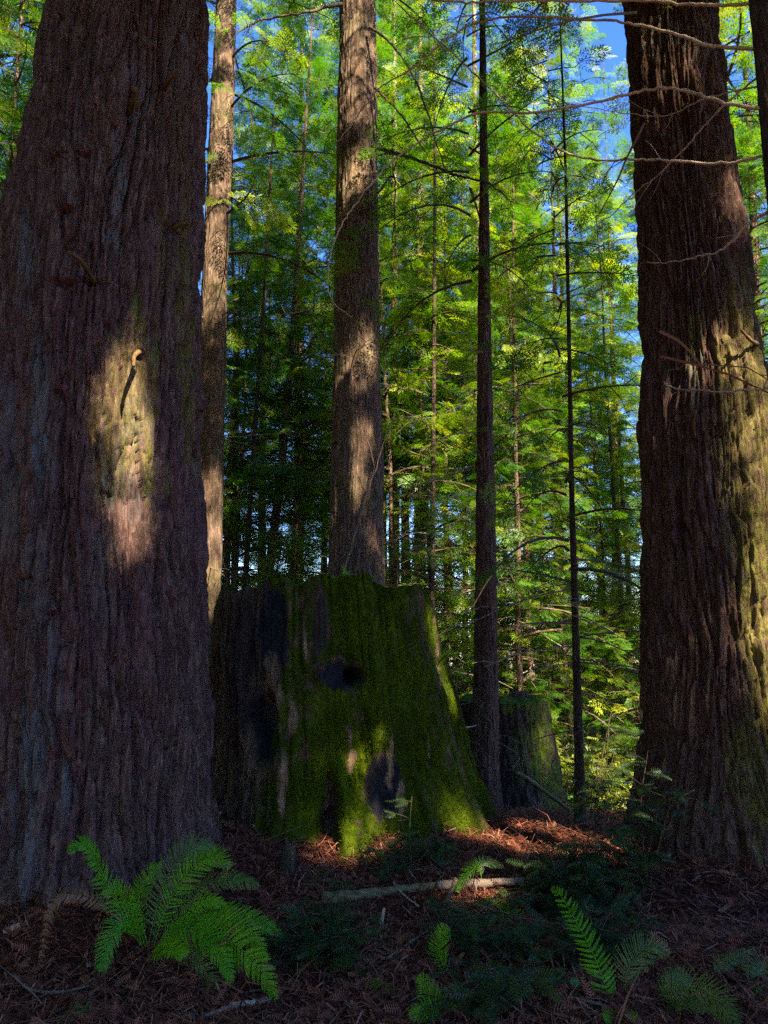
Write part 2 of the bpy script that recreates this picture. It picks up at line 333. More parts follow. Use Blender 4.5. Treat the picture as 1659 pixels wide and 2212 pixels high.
# ------------------------------------------------------------------ bark trunks
def from_px(rows, Y):
    """[(py, x_left, x_right)] of a silhouette at distance Y -> z, cx, r"""
    o = []
    for py, xl, xr in rows:
        c = P((xl + xr) / 2, py, Y); o.append((c[2], c[0], (xr - xl) / 2 * depth(c) / FPX * .985))
    o.sort(); return np.array(o)
def trunk(name, rows, Y, base_z, mat, A=.02, s=.05, nth=160, dz=.02, zfine=8, ztop=22, flare=.25, seed=1, masks=None, extra=None, base=None, vert=13., lobes=.03):
    """a bark trunk round the silhouette rows; returns mesh (about base), base point"""
    k = from_px(rows, Y)
    zb = base_z - .25
    zs = np.concatenate([np.arange(zb, zfine, dz), np.linspace(zfine, ztop, 24)[1:]])
    n = len(zs)
    k3 = k[-min(3, len(k))]; sl = (k[-1, 2] - k3[2]) / (k[-1, 0] - k3[0]); sx = (k[-1, 1] - k[0, 1]) / (k[-1, 0] - k[0, 0])
    r = np.interp(zs, k[:, 0], k[:, 2]); cx = np.interp(zs, k[:, 0], k[:, 1])
    up = np.clip(zs - k[-1, 0], 0, None); dn = np.clip(k[0, 0] - zs, 0, None)
    r = np.maximum(r + np.minimum(sl, -.004) * up, .15 * k[-1, 2]); cx = cx + sx * up * .5 - sx * dn * .3
    r = r + flare * k[0, 2] * np.exp(-np.clip(zs - base_z, -.2, None) / (.9 * max(k[0, 2], .12)))
    th = np.arange(nth) / nth * 2 * np.pi
    T, Z = np.meshgrid(th, zs); T = T.ravel(); Z = Z.ravel()
    Rr = np.repeat(r, nth); Cx = np.repeat(cx, nth)
    R0 = float(k[len(k) // 2, 2])
    lo = np.stack([np.cos(T) * R0 * 2, np.sin(T) * R0 * 2, Z * .5], 1)
    w = .09 * noise(lo * 1.3, seed) / max(R0, .3) + .016 * noise(np.stack([np.cos(T) * R0 * 8, np.sin(T) * R0 * 8, Z * 2.6], 1), seed + 1) / max(R0, .25)
    Tw = T + w
    q = np.stack([np.cos(Tw) * R0 / s, np.sin(Tw) * R0 / s, Z / (s * vert)], 1)
    n1 = noise(q, seed + 2); n2 = noise(q * np.array([2.0, 2.0, 2.6]), seed + 3); nf = noise(q * np.array([5.5, 5.5, 2.2]), seed + 4)
    nb = noise(q * np.array([.45, .45, .6]), seed + 6); nx = noise(q * np.array([1.3, 1.3, 11.]) + 3.3 * n2[:, None] * np.array([0, 0, .5]), seed + 8); ns_ = noise(q * np.array([9., 9., 7.]), seed + 12)
    nu = max(6, int(round(2 * np.pi * R0 / (s * .95)))); uu = np.mod(Tw / (2 * np.pi), 1) * nu
    wv = .35 * noise(q * np.array([1.2, 1.2, 3.]), seed + 21)
    a1, a2, ac = voronoi(uu + wv, Z / (s * 9.), nu, seed + 31)
    b1, b2, bc = voronoi(uu * 3 + 1.2 * wv + .5 * nf, Z / (s * 2.4), nu * 3, seed + 41)
    f = np.clip((a2 - a1) / .42, 0, 1) ** .55 * .50 + .20 * ac + np.clip((b2 - b1) / .35, 0, 1) ** .6 * .14 + .13 * bc + np.clip(np.abs(n1) / .26, 0, 1) ** .6 * .34 + .09 * nf + .26 * sst(0, .2, np.abs(nb)) + .06 * ns_
    d = A * (f - 1.0) + .14 * A * noise(q * np.array([.9, .9, 1.6]), seed + 13)
    d += lobes * Rr * noise(lo, seed + 5) + .22 * A * noise(q * np.array([.3, .3, .3]), seed + 9)
    bs = np.exp(-np.clip(Z - base_z, 0, None) / (.5 * max(R0, .15)))
    d += bs * .16 * flare * 4 * R0 * noise(np.stack([np.cos(T) * 2.2, np.sin(T) * 2.2, Z * .2], 1), seed + 7)
    if extra is not None:
        v0 = np.stack([Cx + Rr * np.cos(T), Y + Rr * np.sin(T), Z], 1)
        d = d + extra(v0, T, Z, d)
    v = np.stack([Cx + (Rr + d) * np.cos(T), Y + (Rr + d) * np.sin(T), Z], 1)
    i = np.arange(n - 1)[:, None] * nth; j = np.arange(nth)[None]; j2 = (j + 1) % nth
    fq = np.stack([i + j, i + j2, i + nth + j2, i + nth + j], -1).reshape(-1, 4)
    at = {'moss': np.zeros(len(v)), 'pale': np.zeros(len(v))}
    if masks: at.update(masks(v, T))
    if base is None: base = np.array([np.interp(base_z, zs, cx), Y, base_z])
    return mesh(name, v - base, [fq], [mat], None, True, at), base

def blobs(v, lst, wob=14, seed=5, front=True):
    """stains with soft ragged edges: [(px, py, half width, half height, strength)], on the side that faces the glade"""
    px, py = proj(v); w1 = wob * (fbm(v * 4, seed, 3) + .8 * noise(v * np.array([22, 22, 9]), seed + 1)); w2 = wob * 2.2 * (fbm(v * 4 + 9, seed + 3, 3) + .8 * noise(v * np.array([26, 26, 8]), seed + 2))
    m = np.zeros(len(v))
    for x, y, a, b, s in lst:
        e = ((px + w1 - x) / a) ** 2 + ((py + w2 - y) / b) ** 2
        m = np.maximum(m, s * sst(1.5, .45, e))
    return m

# ------------------------------------------------------------------ forest floor
def build_ground():
    ys = np.concatenate([np.arange(-4, 11, .05), np.geomspace(11, 420, 90)]); ys = np.concatenate([-np.geomspace(4.3, 200, 24)[::-1], ys])
    xs = np.arange(-5, 5.01, .05); e = np.geomspace(5.2, 400, 46); xs = np.concatenate([-e[::-1], xs, e])
    X, Y = np.meshgrid(xs, ys); p = np.stack([X.ravel(), Y.ravel(), 0 * X.ravel()], 1)
    near = sst(11, 8, np.abs(p[:, 1])) * sst(6, 4, np.abs(p[:, 0]))
    p[:, 2] = gz(p[:, 0], p[:, 1]) + near * (.02 * noise(p * 9, 8) + .012 * noise(p * 21, 9))
    n, m = X.shape; i = np.arange(n - 1)[:, None] * m; j = np.arange(m - 1)[None]
    f = np.stack([i + j, i + j + 1, i + m + j + 1, i + m + j], -1).reshape(-1, 4)
    tag(obj('forest_floor', mesh('forest_floor', p, [f], [M_GROUND])), kind='structure')
build_ground()
def build_litter(n=105000):
    rg = np.random.default_rng(3)
    y = 3.0 + 8.5 * rg.random(n) ** 1.25; x = (rg.random(n) - .5) * (1.6 + y * 1.15)
    L = .03 + .10 * rg.random(n) ** 2.5; L[:2500] *= 3.2
    a = rg.random(n) * 2 * np.pi; el = (rg.random(n) - .35) * .9
    w = .0018 + .0035 * rg.random(n) ** 2
    c = np.stack([x, y, gz(x, y) + .004 + .03 * rg.random(n) ** 2], 1)
    d = np.stack([np.cos(a) * np.cos(el), np.sin(a) * np.cos(el), np.sin(el)], 1) * L[:, None]
    s = np.stack([-np.sin(a), np.cos(a), .5 * (rg.random(n) - .5)], 1) * w[:, None]
    b = np.stack([0 * x, 0 * x, .25 * L * rg.standard_normal(n)], 1) + s * 3 * rg.standard_normal(n)[:, None]
    v = np.stack([c - d - s, c - d + s, c + b + s, c + b - s, c + d + s * .4, c + d - s * .4], 1).reshape(-1, 3)
    k = np.arange(n)[:, None] * 6
    f = np.concatenate([k + np.array([0, 1, 2, 3]), k + np.array([3, 2, 4, 5])]); rr = rg.random(n) ** 1.3
    b_ = MB(); b_.add(v, f, None, 0, np.concatenate([rr, rr]))
    m = 9000; y = 3.2 + 7 * rg.random(m) ** 1.2; x = (rg.random(m) - .5) * (1.6 + y * 1.1); a = rg.random(m) * 6.283
    add_sprays(b_, np.stack([x, y, gz(x, y) + .012 + .03 * rg.random(m)], 1), np.stack([np.cos(a), np.sin(a), .35 * rg.standard_normal(m)], 1), np.array([0, 0, 1.]) + .6 * rg.standard_normal((m, 3)), .05 + .08 * rg.random(m), 2, 0, .25 + .55 * rg.random(m))
    m = 2600; y = 3.2 + 5 * rg.random(m) ** 1.2; x = (rg.random(m) - .5) * (1.6 + y * 1.1); a = rg.random(m) * 6.283; l = (.015 + .05 * rg.random(m) ** 2)[:, None]; w2 = (.006 + .012 * rg.random(m))[:, None]
    c = np.stack([x, y, gz(x, y) + .02], 1); d = np.stack([np.cos(a), np.sin(a), .3 * rg.standard_normal(m)], 1) * l; s2 = np.stack([-np.sin(a), np.cos(a), .3 * rg.standard_normal(m)], 1) * w2
    b_.add(np.stack([c - d - s2, c - d * .8 + s2, c + d + s2 * .7, c + d * 1.1 - s2], 1).reshape(-1, 3), np.arange(m * 4).reshape(-1, 4), None, 0, .2 + .8 * rg.random(m) ** 2)
    tag(obj('needle_litter', b_.build('needle_litter', [M_LITTER], False)), 'reddish brown fallen needles and twigs covering the forest floor', 'litter', None, 'stuff')

# ------------------------------------------------------------------ the giant redwood that fills one side
def ell(v, x, y, a, b):
    px, py = proj(v); return np.exp(-(((px - x) / a) ** 2 + ((py - y) / b) ** 2))
KNOTS = [(280, 235, 26, 16), (330, 112, 12, 10), (352, 186, 16, 9), (125, 342, 22, 8), (178, 330, 18, 8), (138, 466, 24, 9), (390, 492, 22, 16), (205, 608, 24, 10), (140, 615, 26, 9), (298, 768, 15, 12), (118, 1322, 16, 8)]
def left_extra(v, T, Z, d):
    front = np.sin(T) < .2; e = np.zeros(len(v))
    px, py = proj(v); px = px + 9 * fbm(v * 9, 301, 3); py = py + 9 * fbm(v * 9 + 5, 302, 3)
    for x, y, a, b in KNOTS:
        q = np.sqrt(((px - x) / a) ** 2 + ((py - y) / b) ** 2)
        e += front * (.022 * np.exp(-((q - 1.3) / .5) ** 2) * sst(-.4, .4, noise(v * 8, 303)) - .085 * np.exp(-(q / .8) ** 2))
    return e
def left_masks(v, T):
    fr = (np.sin(T) < .35)
    return {'moss': fr * blobs(v, [(297, 700, 16, 75, 1), (395, 600, 18, 170, .7), (405, 800, 18, 140, .85), (345, 470, 8, 70, .6), (318, 1020, 12, 60, .9), (360, 1040, 16, 30, .8), (240, 950, 50, 130, .5), (395, 330, 22, 130, .3), (262, 800, 30, 120, .5), (300, 900, 30, 120, .5), (410, 950, 14, 120, .6), (350, 560, 14, 90, .4), (330, 800, 12, 120, .7)], 12, 5),
            'pale': fr * blobs(v, [(90, 880, 22, 200, .8), (20, 1000, 25, 200, .5), (70, 1600, 22, 170, .9), (110, 1480, 22, 110, .6), (150, 1720, 18, 90, .7), (60, 1800, 40, 150, .6), (255, 420, 20, 120, .7), (300, 230, 30, 90, .35), (380, 120, 40, 110, .35), (60, 560, 20, 120, .7), (230, 1060, 22, 60, .8), (300, 1000, 60, 150, .3), (220, 1240, 26, 130, .4), (75, 1250, 25, 140, .5)], 14, 9)}
LB = -2.15
m, base = trunk('giant_trunk', [(0, 138, 440), (150, 108, 436), (350, 72, 431), (520, 38, 428), (800, 0, 427), (1100, -34, 428), (1400, -52, 436), (1550, -60, 443), (1680, -75, 446), (1760, -92, 455), (1830, -125, 474)], 5.75,
                .05, M_BARK_L, A=.125, s=.105, nth=620, dz=.0115, zfine=8.2, ztop=30, flare=.03, seed=11, masks=left_masks, extra=left_extra, lobes=.035)
GIANT = thing('giant_redwood', 'huge redwood with purplish grey furrowed bark behind the bright sword fern', 'tree', base)
obj('trunk', m, GIANT)
def stub(parent, pbase, pts, r0, r1, name='branch_stub', mat=None, k=8):
    b = MB(); c = curve(pts, 12); rad = np.linspace(r0, r1, 12) * (1 + .15 * RNG.standard_normal(12)); b.tube(c, rad, k)
    return obj(name, b.build(name, [mat or M_STUB], True, pbase), parent)
YL = 4.93
stub(GIANT, base, [P(284, 240, YL + .12), P(287, 225, YL - .08), P(293, 190, YL - .22)], .026, .017)
stub(GIANT, base, [P(357, 190, YL + .15), P(368, 172, YL), P(386, 150, YL - .1)], .022, .012)
stub(GIANT, base, [P(205, 612, YL + .1), P(186, 580, YL - .1), P(170, 558, YL - .2), P(147, 545, YL - .26)], .024, .013)
stub(GIANT, base, [P(300, 760, YL + .1), P(290, 770, YL - .04), P(288, 792, YL - .07)], .02, .011)
stub(GIANT, base, [P(385, 498, YL + .2), P(378, 492, YL + .02), P(398, 482, YL - .05)], .022, .012)

# ------------------------------------------------------------------ the redwood on the other side
def right_masks(v, T):
    fr = np.sin(T) < .35
    return {'moss': fr * blobs(v, [(1495, 740, 16, 70, .7), (1600, 900, 60, 330, .55), (1640, 1300, 45, 260, .7), (1600, 1650, 30, 120, .6), (1640, 1650, 30, 200, .6)], 16, 15),
            'pale': fr * blobs(v, [(1420, 60, 40, 80, .5), (1500, 60, 40, 90, .3), (1500, 800, 14, 120, .5), (1560, 1100, 25, 160, .2)], 14, 19)}
KN2 = [(1415, 50, 14, 12), (1440, 310, 18, 12), (1490, 930, 22, 18), (1465, 1140, 20, 18), (1500, 620, 14, 12)]
def right_extra(v, T, Z, d):
    fr = np.sin(T) < .2; e = np.zeros(len(v)); px, py = proj(v)
    for x, y, a, b in KN2:
        q = np.sqrt(((px - x) / a) ** 2 + ((py - y) / b) ** 2); e += fr * (.02 * np.exp(-((q - 1.1) / .4) ** 2) - .05 * np.exp(-(q / .6) ** 2))
    return e
m, base = trunk('redwood_trunk', [(0, 1358, 1530), (150, 1368, 1548), (350, 1381, 1570), (520, 1388, 1593), (700, 1392, 1617), (900, 1393, 1645), (1100, 1394, 1668), (1300, 1396, 1690), (1450, 1399, 1705), (1600, 1403, 1722), (1700, 1396, 1740), (1780, 1384, 1765), (1850, 1362, 1800)], 6.2,
                .03, M_BARK_R, A=.105, s=.092, nth=500, dz=.0135, zfine=8.6, ztop=30, flare=.16, seed=41, masks=right_masks, extra=right_extra, lobes=.04)
RED = thing('sunlit_redwood', 'thick dark redwood with a sunlit mossy flank beside the bright forest gap', 'tree', base)
obj('trunk', m, RED)
stub(RED, base, [P(1500, 945, 5.75), P(1497, 925, 5.55), P(1503, 885, 5.45)], .02, .008)
stub(RED, base, [P(1640, 745, 5.9), P(1622, 735, 5.65), P(1600, 712, 5.5)], .018, .01)

# ------------------------------------------------------------------ mossy stump
def build_stump():
    Y = 7.55
    rows = [(1262, 485, 918), (1300, 478, 934), (1400, 466, 950), (1486, 458, 978), (1590, 452, 1001), (1676, 447, 1024), (1744, 440, 1046), (1790, 430, 1066)]
    k = from_px(rows, Y); nth, dz = 560, .011
    zb = -.2; zt0 = P(700, 1262, Y)[2]
    zs = np.arange(zb, zt0 - .02, dz); n = len(zs)
    th = np.arange(nth) / nth * 2 * np.pi; T, Z = np.meshgrid(th, zs); T = T.ravel(); Z = Z.ravel()
    Rr = np.repeat(np.interp(zs, k[:, 0], k[:, 2]), nth); Cx = np.repeat(np.interp(zs, k[:, 0], k[:, 1]), nth)
    # top edge is higher in the middle, sagging at both sides
    top = zt0 - .02 - .16 * np.clip(-np.cos(th) - .1, 0, 1) ** 1.3 - .10 * np.clip(np.cos(th) - .45, 0, 1)
    cth = np.stack([np.cos(th) * 3, np.sin(th) * 3, 0 * th], 1)
    top = top + .045 * noise(cth, 71) + .03 * noise(cth * 4, 72) - .07 * sst(.1, .7, noise(cth * 1.7 + 4, 77))
    Z = zb + (Z - zb) * np.tile((top - zb) / (zs[-1] - zb), n)
    v0 = np.stack([Cx + Rr * np.cos(T), Y + Rr * np.sin(T), Z], 1)
    fr = np.sin(T) < .25
    q = np.stack([np.cos(T) * 14, np.sin(T) * 14, Z * 1.1], 1)
    q[:, :2] += .5 * np.stack([noise(q * .4, 61), noise(q * .4 + 7, 62)], 1)
    d = .06 * noise(q * .35, 63) + .055 * (sst(0, .35, np.abs(noise(q, 64))) - .7) + .018 * noise(q * 2.4, 65) + .012 * noise(np.stack([v0[:, 0] * 18, v0[:, 1] * 18, Z * 12], 1), 66)
    px, py = proj(v0)
    w = 7 * fbm(v0 * 4, 81, 3); px = px + w; py = py + w
    def dent(x, y, a, b, dep, p=2): return dep * fr * np.exp(-((((px - x) / a) ** 2 + ((py - y) / b) ** 2) ** p))
    d -= dent(563, 1572, 36, 66, .62, 2) + dent(540, 1500, 30, 90, .10) + dent(767, 1466, 21, 19, .30) + dent(742, 1462, 40, 40, .05) + dent(712, 1745, 17, 75, .22, 1.5) + dent(715, 1800, 20, 40, .2)
    d -= dent(826, 1690, 48, 70, .06) + dent(590, 1350, 40, 90, .05) + dent(480, 1640, 25, 200, .12) + dent(800, 1420, 6, 90, .03) + dent(905, 1560, 6, 120, .04) + dent(880, 1330, 7, 90, .04)
    low = np.exp(-np.clip(Z - .02, 0, None) / .38)
    def root(a, wd, amp): return amp * low * np.exp(-((np.angle(np.exp(1j * (T - a)))) / wd) ** 2)
    d += root(R(-86), .13, .52) + root(R(-108), .16, .22) + root(R(-38), .2, .18) + root(R(-15), .22, .12) + root(R(-62), .12, .08) + root(R(-135), .2, .12)
    d += dent(770, 1620, 34, 110, -.10) + dent(750, 1720, 40, 60, -.08)
    d += .03 * np.exp(-np.clip(np.tile(top, n) - Z, 0, None) / .05) * noise(np.stack([np.cos(T) * 6, np.sin(T) * 6, Z], 1), 69)
    v = np.stack([Cx + (Rr + d) * np.cos(T), Y + (Rr + d) * np.sin(T), Z], 1)
    moss = .74 - .22 * sst(680, 560, proj(v)[0]) + .34 * fbm(v * np.array([3.2, 3.2, .9]), 91, 4) + .16 * noise(v * np.array([14, 14, 3.]), 92)
    moss *= 1 - fr * blobs(v, [(520, 1500, 75, 260, 1), (590, 1370, 32, 110, .85), (735, 1452, 46, 32, .75), (690, 1350, 20, 80, .55), (830, 1690, 44, 72, 1), (710, 1745, 18, 70, .8), (500, 1620, 60, 160, .8), (590, 1480, 16, 70, 1), (632, 1560, 9, 50, 1), (660, 1400, 5, 34, .9), (612, 1705, 11, 62, 1), (757, 1596, 7, 18, .9), (757, 1642, 8, 22, .9), (661, 1630, 9, 16, .9), (846, 1650, 6, 60, 1), (868, 1735, 7, 40, 1), (948, 1430, 4, 70, .9), (935, 1320, 8, 16, .8), (648, 1300, 5, 18, .9), (926, 1620, 4, 30, .8), (905, 1500, 4, 40, .6), (778, 1790, 5, 18, .8)], 8, 95)
    char = fr * blobs(v, [(590, 1370, 36, 120, 1), (735, 1455, 50, 36, 1), (690, 1350, 18, 80, .7), (828, 1695, 44, 76, 1), (567, 1572, 40, 70, 1), (765, 1466, 26, 24, 1), (520, 1420, 30, 150, .6)], 8, 97)
    wood = fr * blobs(v, [(590, 1480, 18, 75, .5), (632, 1560, 9, 50, .55), (660, 1400, 5, 34, .7), (612, 1705, 11, 62, .9), (757, 1596, 7, 18, .5), (757, 1642, 8, 22, .5), (846, 1650, 6, 60, 1), (868, 1735, 7, 40, .9), (948, 1430, 4, 70, .6), (648, 1300, 5, 18, .8), (926, 1620, 4, 30, .7), (540, 1620, 14, 70, .35), (600, 1545, 10, 45, .4), (935, 1320, 8, 16, .7)], 7, 99)
    i = np.arange(n - 1)[:, None] * nth; j = np.arange(nth)[None]; j2 = (j + 1) % nth
    f = np.stack([i + j, i + j2, i + nth + j2, i + nth + j], -1).reshape(-1, 4)
    # rotten top, a shallow bowl
    rings = 7; vv = [v]; last = (n - 1) * nth; lv = v[last:]
    c0 = lv.mean(0); off = len(v); ff = [f]; prev = last
    for a in range(1, rings + 1):
        u = 1 - a / (rings + 1); p = c0 + (lv - c0) * u; p[:, 2] = lv[:, 2] - .04 * a ** .5 + .05 * noise(p * 6, 70)
        vv.append(p); j = np.arange(nth); ff.append(np.stack([prev + j, prev + (j + 1) % nth, off + (j + 1) % nth, off + j], 1)); prev = off; off += nth
    ff2 = np.stack([prev + np.arange(nth), prev + (np.arange(nth) + 1) % nth, np.full(nth, off)], 1); vv.append(c0[None] - np.array([0, 0, .15])); off += 1
    V = np.concatenate(vv); ex = len(V) - len(v)
    at = {'moss': np.concatenate([moss, np.full(ex, .9)]), 'char': np.concatenate([char, np.zeros(ex)]), 'wood': np.concatenate([wood, np.zeros(ex)])}
    base = np.array([float(np.interp(.1, k[:, 0], k[:, 1])), Y, 0.05])
    st = thing('mossy_stump', 'massive old stump covered in bright green moss with a charred hollow', 'stump', base)
    ff = [np.concatenate(ff), ff2]
    obj('stump_wood', mesh('stump_wood', V - base, ff, [M_STUMP], None, True, at), st)
    # moss tufts growing on it
    rg = np.random.default_rng(5)
    fq = np.concatenate([f[(np.sin(T[f[:, 0]]) < .55)], ff[0][len(f):len(f) + nth * 2]])
    mv = at['moss'][fq[:, 0]]; nz_ = .5 * noise(np.stack([V[fq[:, 0], 0] * 6, V[fq[:, 0], 1] * 6, V[fq[:, 0], 2] * 4], 1), 31)
    pr = np.clip(mv + .8 * nz_ - .45, 0, 1); pr = pr / pr.sum()
    ids = rg.choice(len(fq), 60000, p=pr); F = fq[ids]
    w = rg.random((len(ids), 2, 1)); A_, B_, C_, D_ = (V[F[:, a]] for a in range(4))
    p = (A_ * (1 - w[:, 0]) + B_ * w[:, 0]) * (1 - w[:, 1]) + (D_ * (1 - w[:, 0]) + C_ * w[:, 0]) * w[:, 1]
    nn = np.cross(B_ - A_, D_ - A_); nn /= np.linalg.norm(nn, axis=1)[:, None] + 1e-9
    L = .008 + .016 * rg.random(len(ids)) ** 2; L[:2500] *= 2.2
    dr = nn * .8 + np.array([0, 0, -.55]) + .5 * rg.standard_normal((len(ids), 3)); dr /= np.linalg.norm(dr, axis=1)[:, None]
    sd_ = np.cross(dr, rg.standard_normal((len(ids), 3))); sd_ /= np.linalg.norm(sd_, axis=1)[:, None] + 1e-9
    sd_ *= (.0022 + .003 * rg.random(len(ids)))[:, None]
    t3 = np.stack([p - sd_, p + sd_, p + dr * L[:, None]], 1).reshape(-1, 3)
    me = mesh('moss', t3 - base, [np.arange(len(t3)).reshape(-1, 3)], [M_MOSS], None, False, None, {'rnd': rg.random(len(ids))})
    obj('moss', me, st)
    return st, V, c0
STUMP, STUMP_V, STUMP_TOP = build_stump()

# second, smaller stump beyond
def second_stump():
    Y = 9.6
    def mk(v, T): return {'moss': np.clip(blobs(v, [(1165, 1590, 30, 110, 1), (1195, 1720, 26, 90, .9), (1120, 1520, 60, 16, 1), (1130, 1640, 26, 60, .4)], 10, 33), 0, 1) * (np.sin(T) < .6)}
    m, b = trunk('stump_bark', [(1510, 990, 1182), (1560, 990, 1186), (1620, 992, 1192), (1690, 994, 1202), (1740, 990, 1216), (1785, 985, 1232)], Y, gz(P(1100, 1785, Y)[0], Y)[0], M_BARK_D, A=.05, s=.07, nth=200, dz=.018, zfine=P(1100, 1512, Y)[2], ztop=P(1100, 1512, Y)[2] + .001, flare=.06, seed=55, masks=mk, lobes=.09)
    st = thing('dark_stump', 'smaller dark mossy stump standing behind the slim reddish trunk', 'stump', b)
    o = obj('stump_bark', m, st)
    v = np.array([x.co for x in m.vertices]); topz = v[:, 2].max(); ring = v[v[:, 2] > topz - .02][-200:]
    a = np.argsort(np.arctan2(ring[:, 1] - ring[:, 1].mean(), ring[:, 0] - ring[:, 0].mean())); ring = ring[a]; c = ring.mean(0)
    bt = MB(); n = len(ring); rr = [ring]
    for u in (.8, .55, .3): q = c + (ring - c) * u; q[:, 2] += .03 + .05 * noise(q * 7, 3) ; rr.append(q)
    V = np.concatenate(rr + [c[None]]); i = np.arange(n); Q = [np.stack([k * n + i, k * n + (i + 1) % n, (k + 1) * n + (i + 1) % n, (k + 1) * n + i], 1) for k in range(3)]
    bt.add(V, np.concatenate(Q), np.stack([3 * n + i, 3 * n + (i + 1) % n, np.full(n, len(V) - 1)], 1))
    obj('stump_top', bt.build('stump_top', [M_STUMP_MOSS]), st)
    # splintered cap of old wood
    b2 = MB(); b2.tube([P(1085, 1517, 9.5) - b, P(1110, 1506, 9.5) - b, P(1135, 1505, 9.5) - b, P(1152, 1514, 9.5) - b], [.03, .075, .08, .02], 9)
    b2.tube([P(1128, 1512, 9.4) - b, P(1126, 1540, 9.4) - b, P(1124, 1570, 9.35) - b], [.10, .085, .03], 8)
    obj('wood_splinter', b2.build('wood_splinter', [M_BARK_D]), st)
def _sm():
    t = NT('stump_moss'); n = t.noise(t.coord(), 30, 5); return t.finish(t.ramp(n, [(.3, (0.015, 0.028, 0.003)), (.7, (0.08, 0.11, 0.006))]), .95, t.bump(n, .8, .02))
M_STUMP_MOSS = _sm()
second_stump()

# ------------------------------------------------------------------ foliage
def spray_template(kind=0):
    """one flat feathery twig along +x, unit length: thin leaflets in pairs"""
    v, t = [], []
    n = (6, 4, 7)[kind]; wd = (.052, .085, .045)[kind]; ln = (.30, .36, .30)[kind]
    for i in range(n):
        s = .04 + .86 * i / n; l = ln * (1 - .55 * i / n)
        for sg in (1, -1):
            k = len(v); v += [(s, 0, 0), (s + .5 * l * .75 - wd * .2, sg * l * .5, -.02), (s + l * .72, sg * l, -.06), (s + wd * 2.0, sg * .02, 0)]
            t += [(k, k + 1, k + 2, k + 3)]
    k = len(v); v += [(.78, .03, 0), (.78, -.03, 0), (1.0, 0, -.04), (.85, .03, 0)]; t += [(k, k + 1, k + 2, k + 3)]
    return np.array(v, float), np.array(t)
def fan_template(seed, npair=6, sub=3):
    """a flat branchlet: side twigs in pairs, each feathered with small leaflets"""
    rg = np.random.default_rng(seed); v, t = [], []
    def leaf(p, d, l, w):
        d = d / np.linalg.norm(d); sd = np.array([-d[1], d[0], 0]); k = len(v)
        v.extend([p, p + d * l * .45 + sd * w, p + d * l, p + d * l * .45 - sd * w]); t.append((k, k + 1, k + 2, k + 3))
    for i in range(npair):
        u = .06 + .84 * i / npair; ln = (.52 - .34 * u) * (.8 + .4 * rg.random())
        for sg in (1, -1):
            a = sg * (R(58) - .35 * u + .15 * rg.standard_normal()); d = np.array([math.cos(a), math.sin(a), -.12 + .1 * rg.standard_normal()]); p = np.array([u + .03 * rg.standard_normal(), 0, -.06 * u * u])
            for j in range(sub + 1):
                q = p + d * ln * (.10 + .78 * j / (sub + 1))
                for s2 in (1, -1):
                    a2 = a + s2 * (R(40) + .2 * rg.standard_normal()); leaf(q, np.array([math.cos(a2), math.sin(a2), -.1]), .135 * (.8 + .5 * rg.random()), .016)
            leaf(p + d * ln * .75, d, ln * .3 + .05, .022)
    leaf(np.array([.85, 0, -.05]), np.array([1., 0, -.1]), .2, .025)
    return np.array(v, float), np.array(t)
TPL = [spray_template(k) for k in range(3)] + [fan_template(1), fan_template(2, 5, 2)]
def add_sprays(b, pos, dr, nrm, size, kind, m, rnd):
    tv, tq = TPL[kind]
    X = dr / (np.linalg.norm(dr, axis=1)[:, None] + 1e-9); Yv = np.cross(nrm, X); Yv /= np.linalg.norm(Yv, axis=1)[:, None] + 1e-9; Zv = np.cross(X, Yv)
    v = pos[:, None] + size[:, None, None] * (tv[None, :, 0, None] * X[:, None] + tv[None, :, 1, None] * Yv[:, None] + tv[None, :, 2, None] * Zv[:, None])
    q = np.arange(len(pos))[:, None, None] * len(tv) + tq[None]
    b.add(v.reshape(-1, 3), q.reshape(-1, 4), None, m, np.repeat(np.clip(rnd, 0, 1), len(tq)))
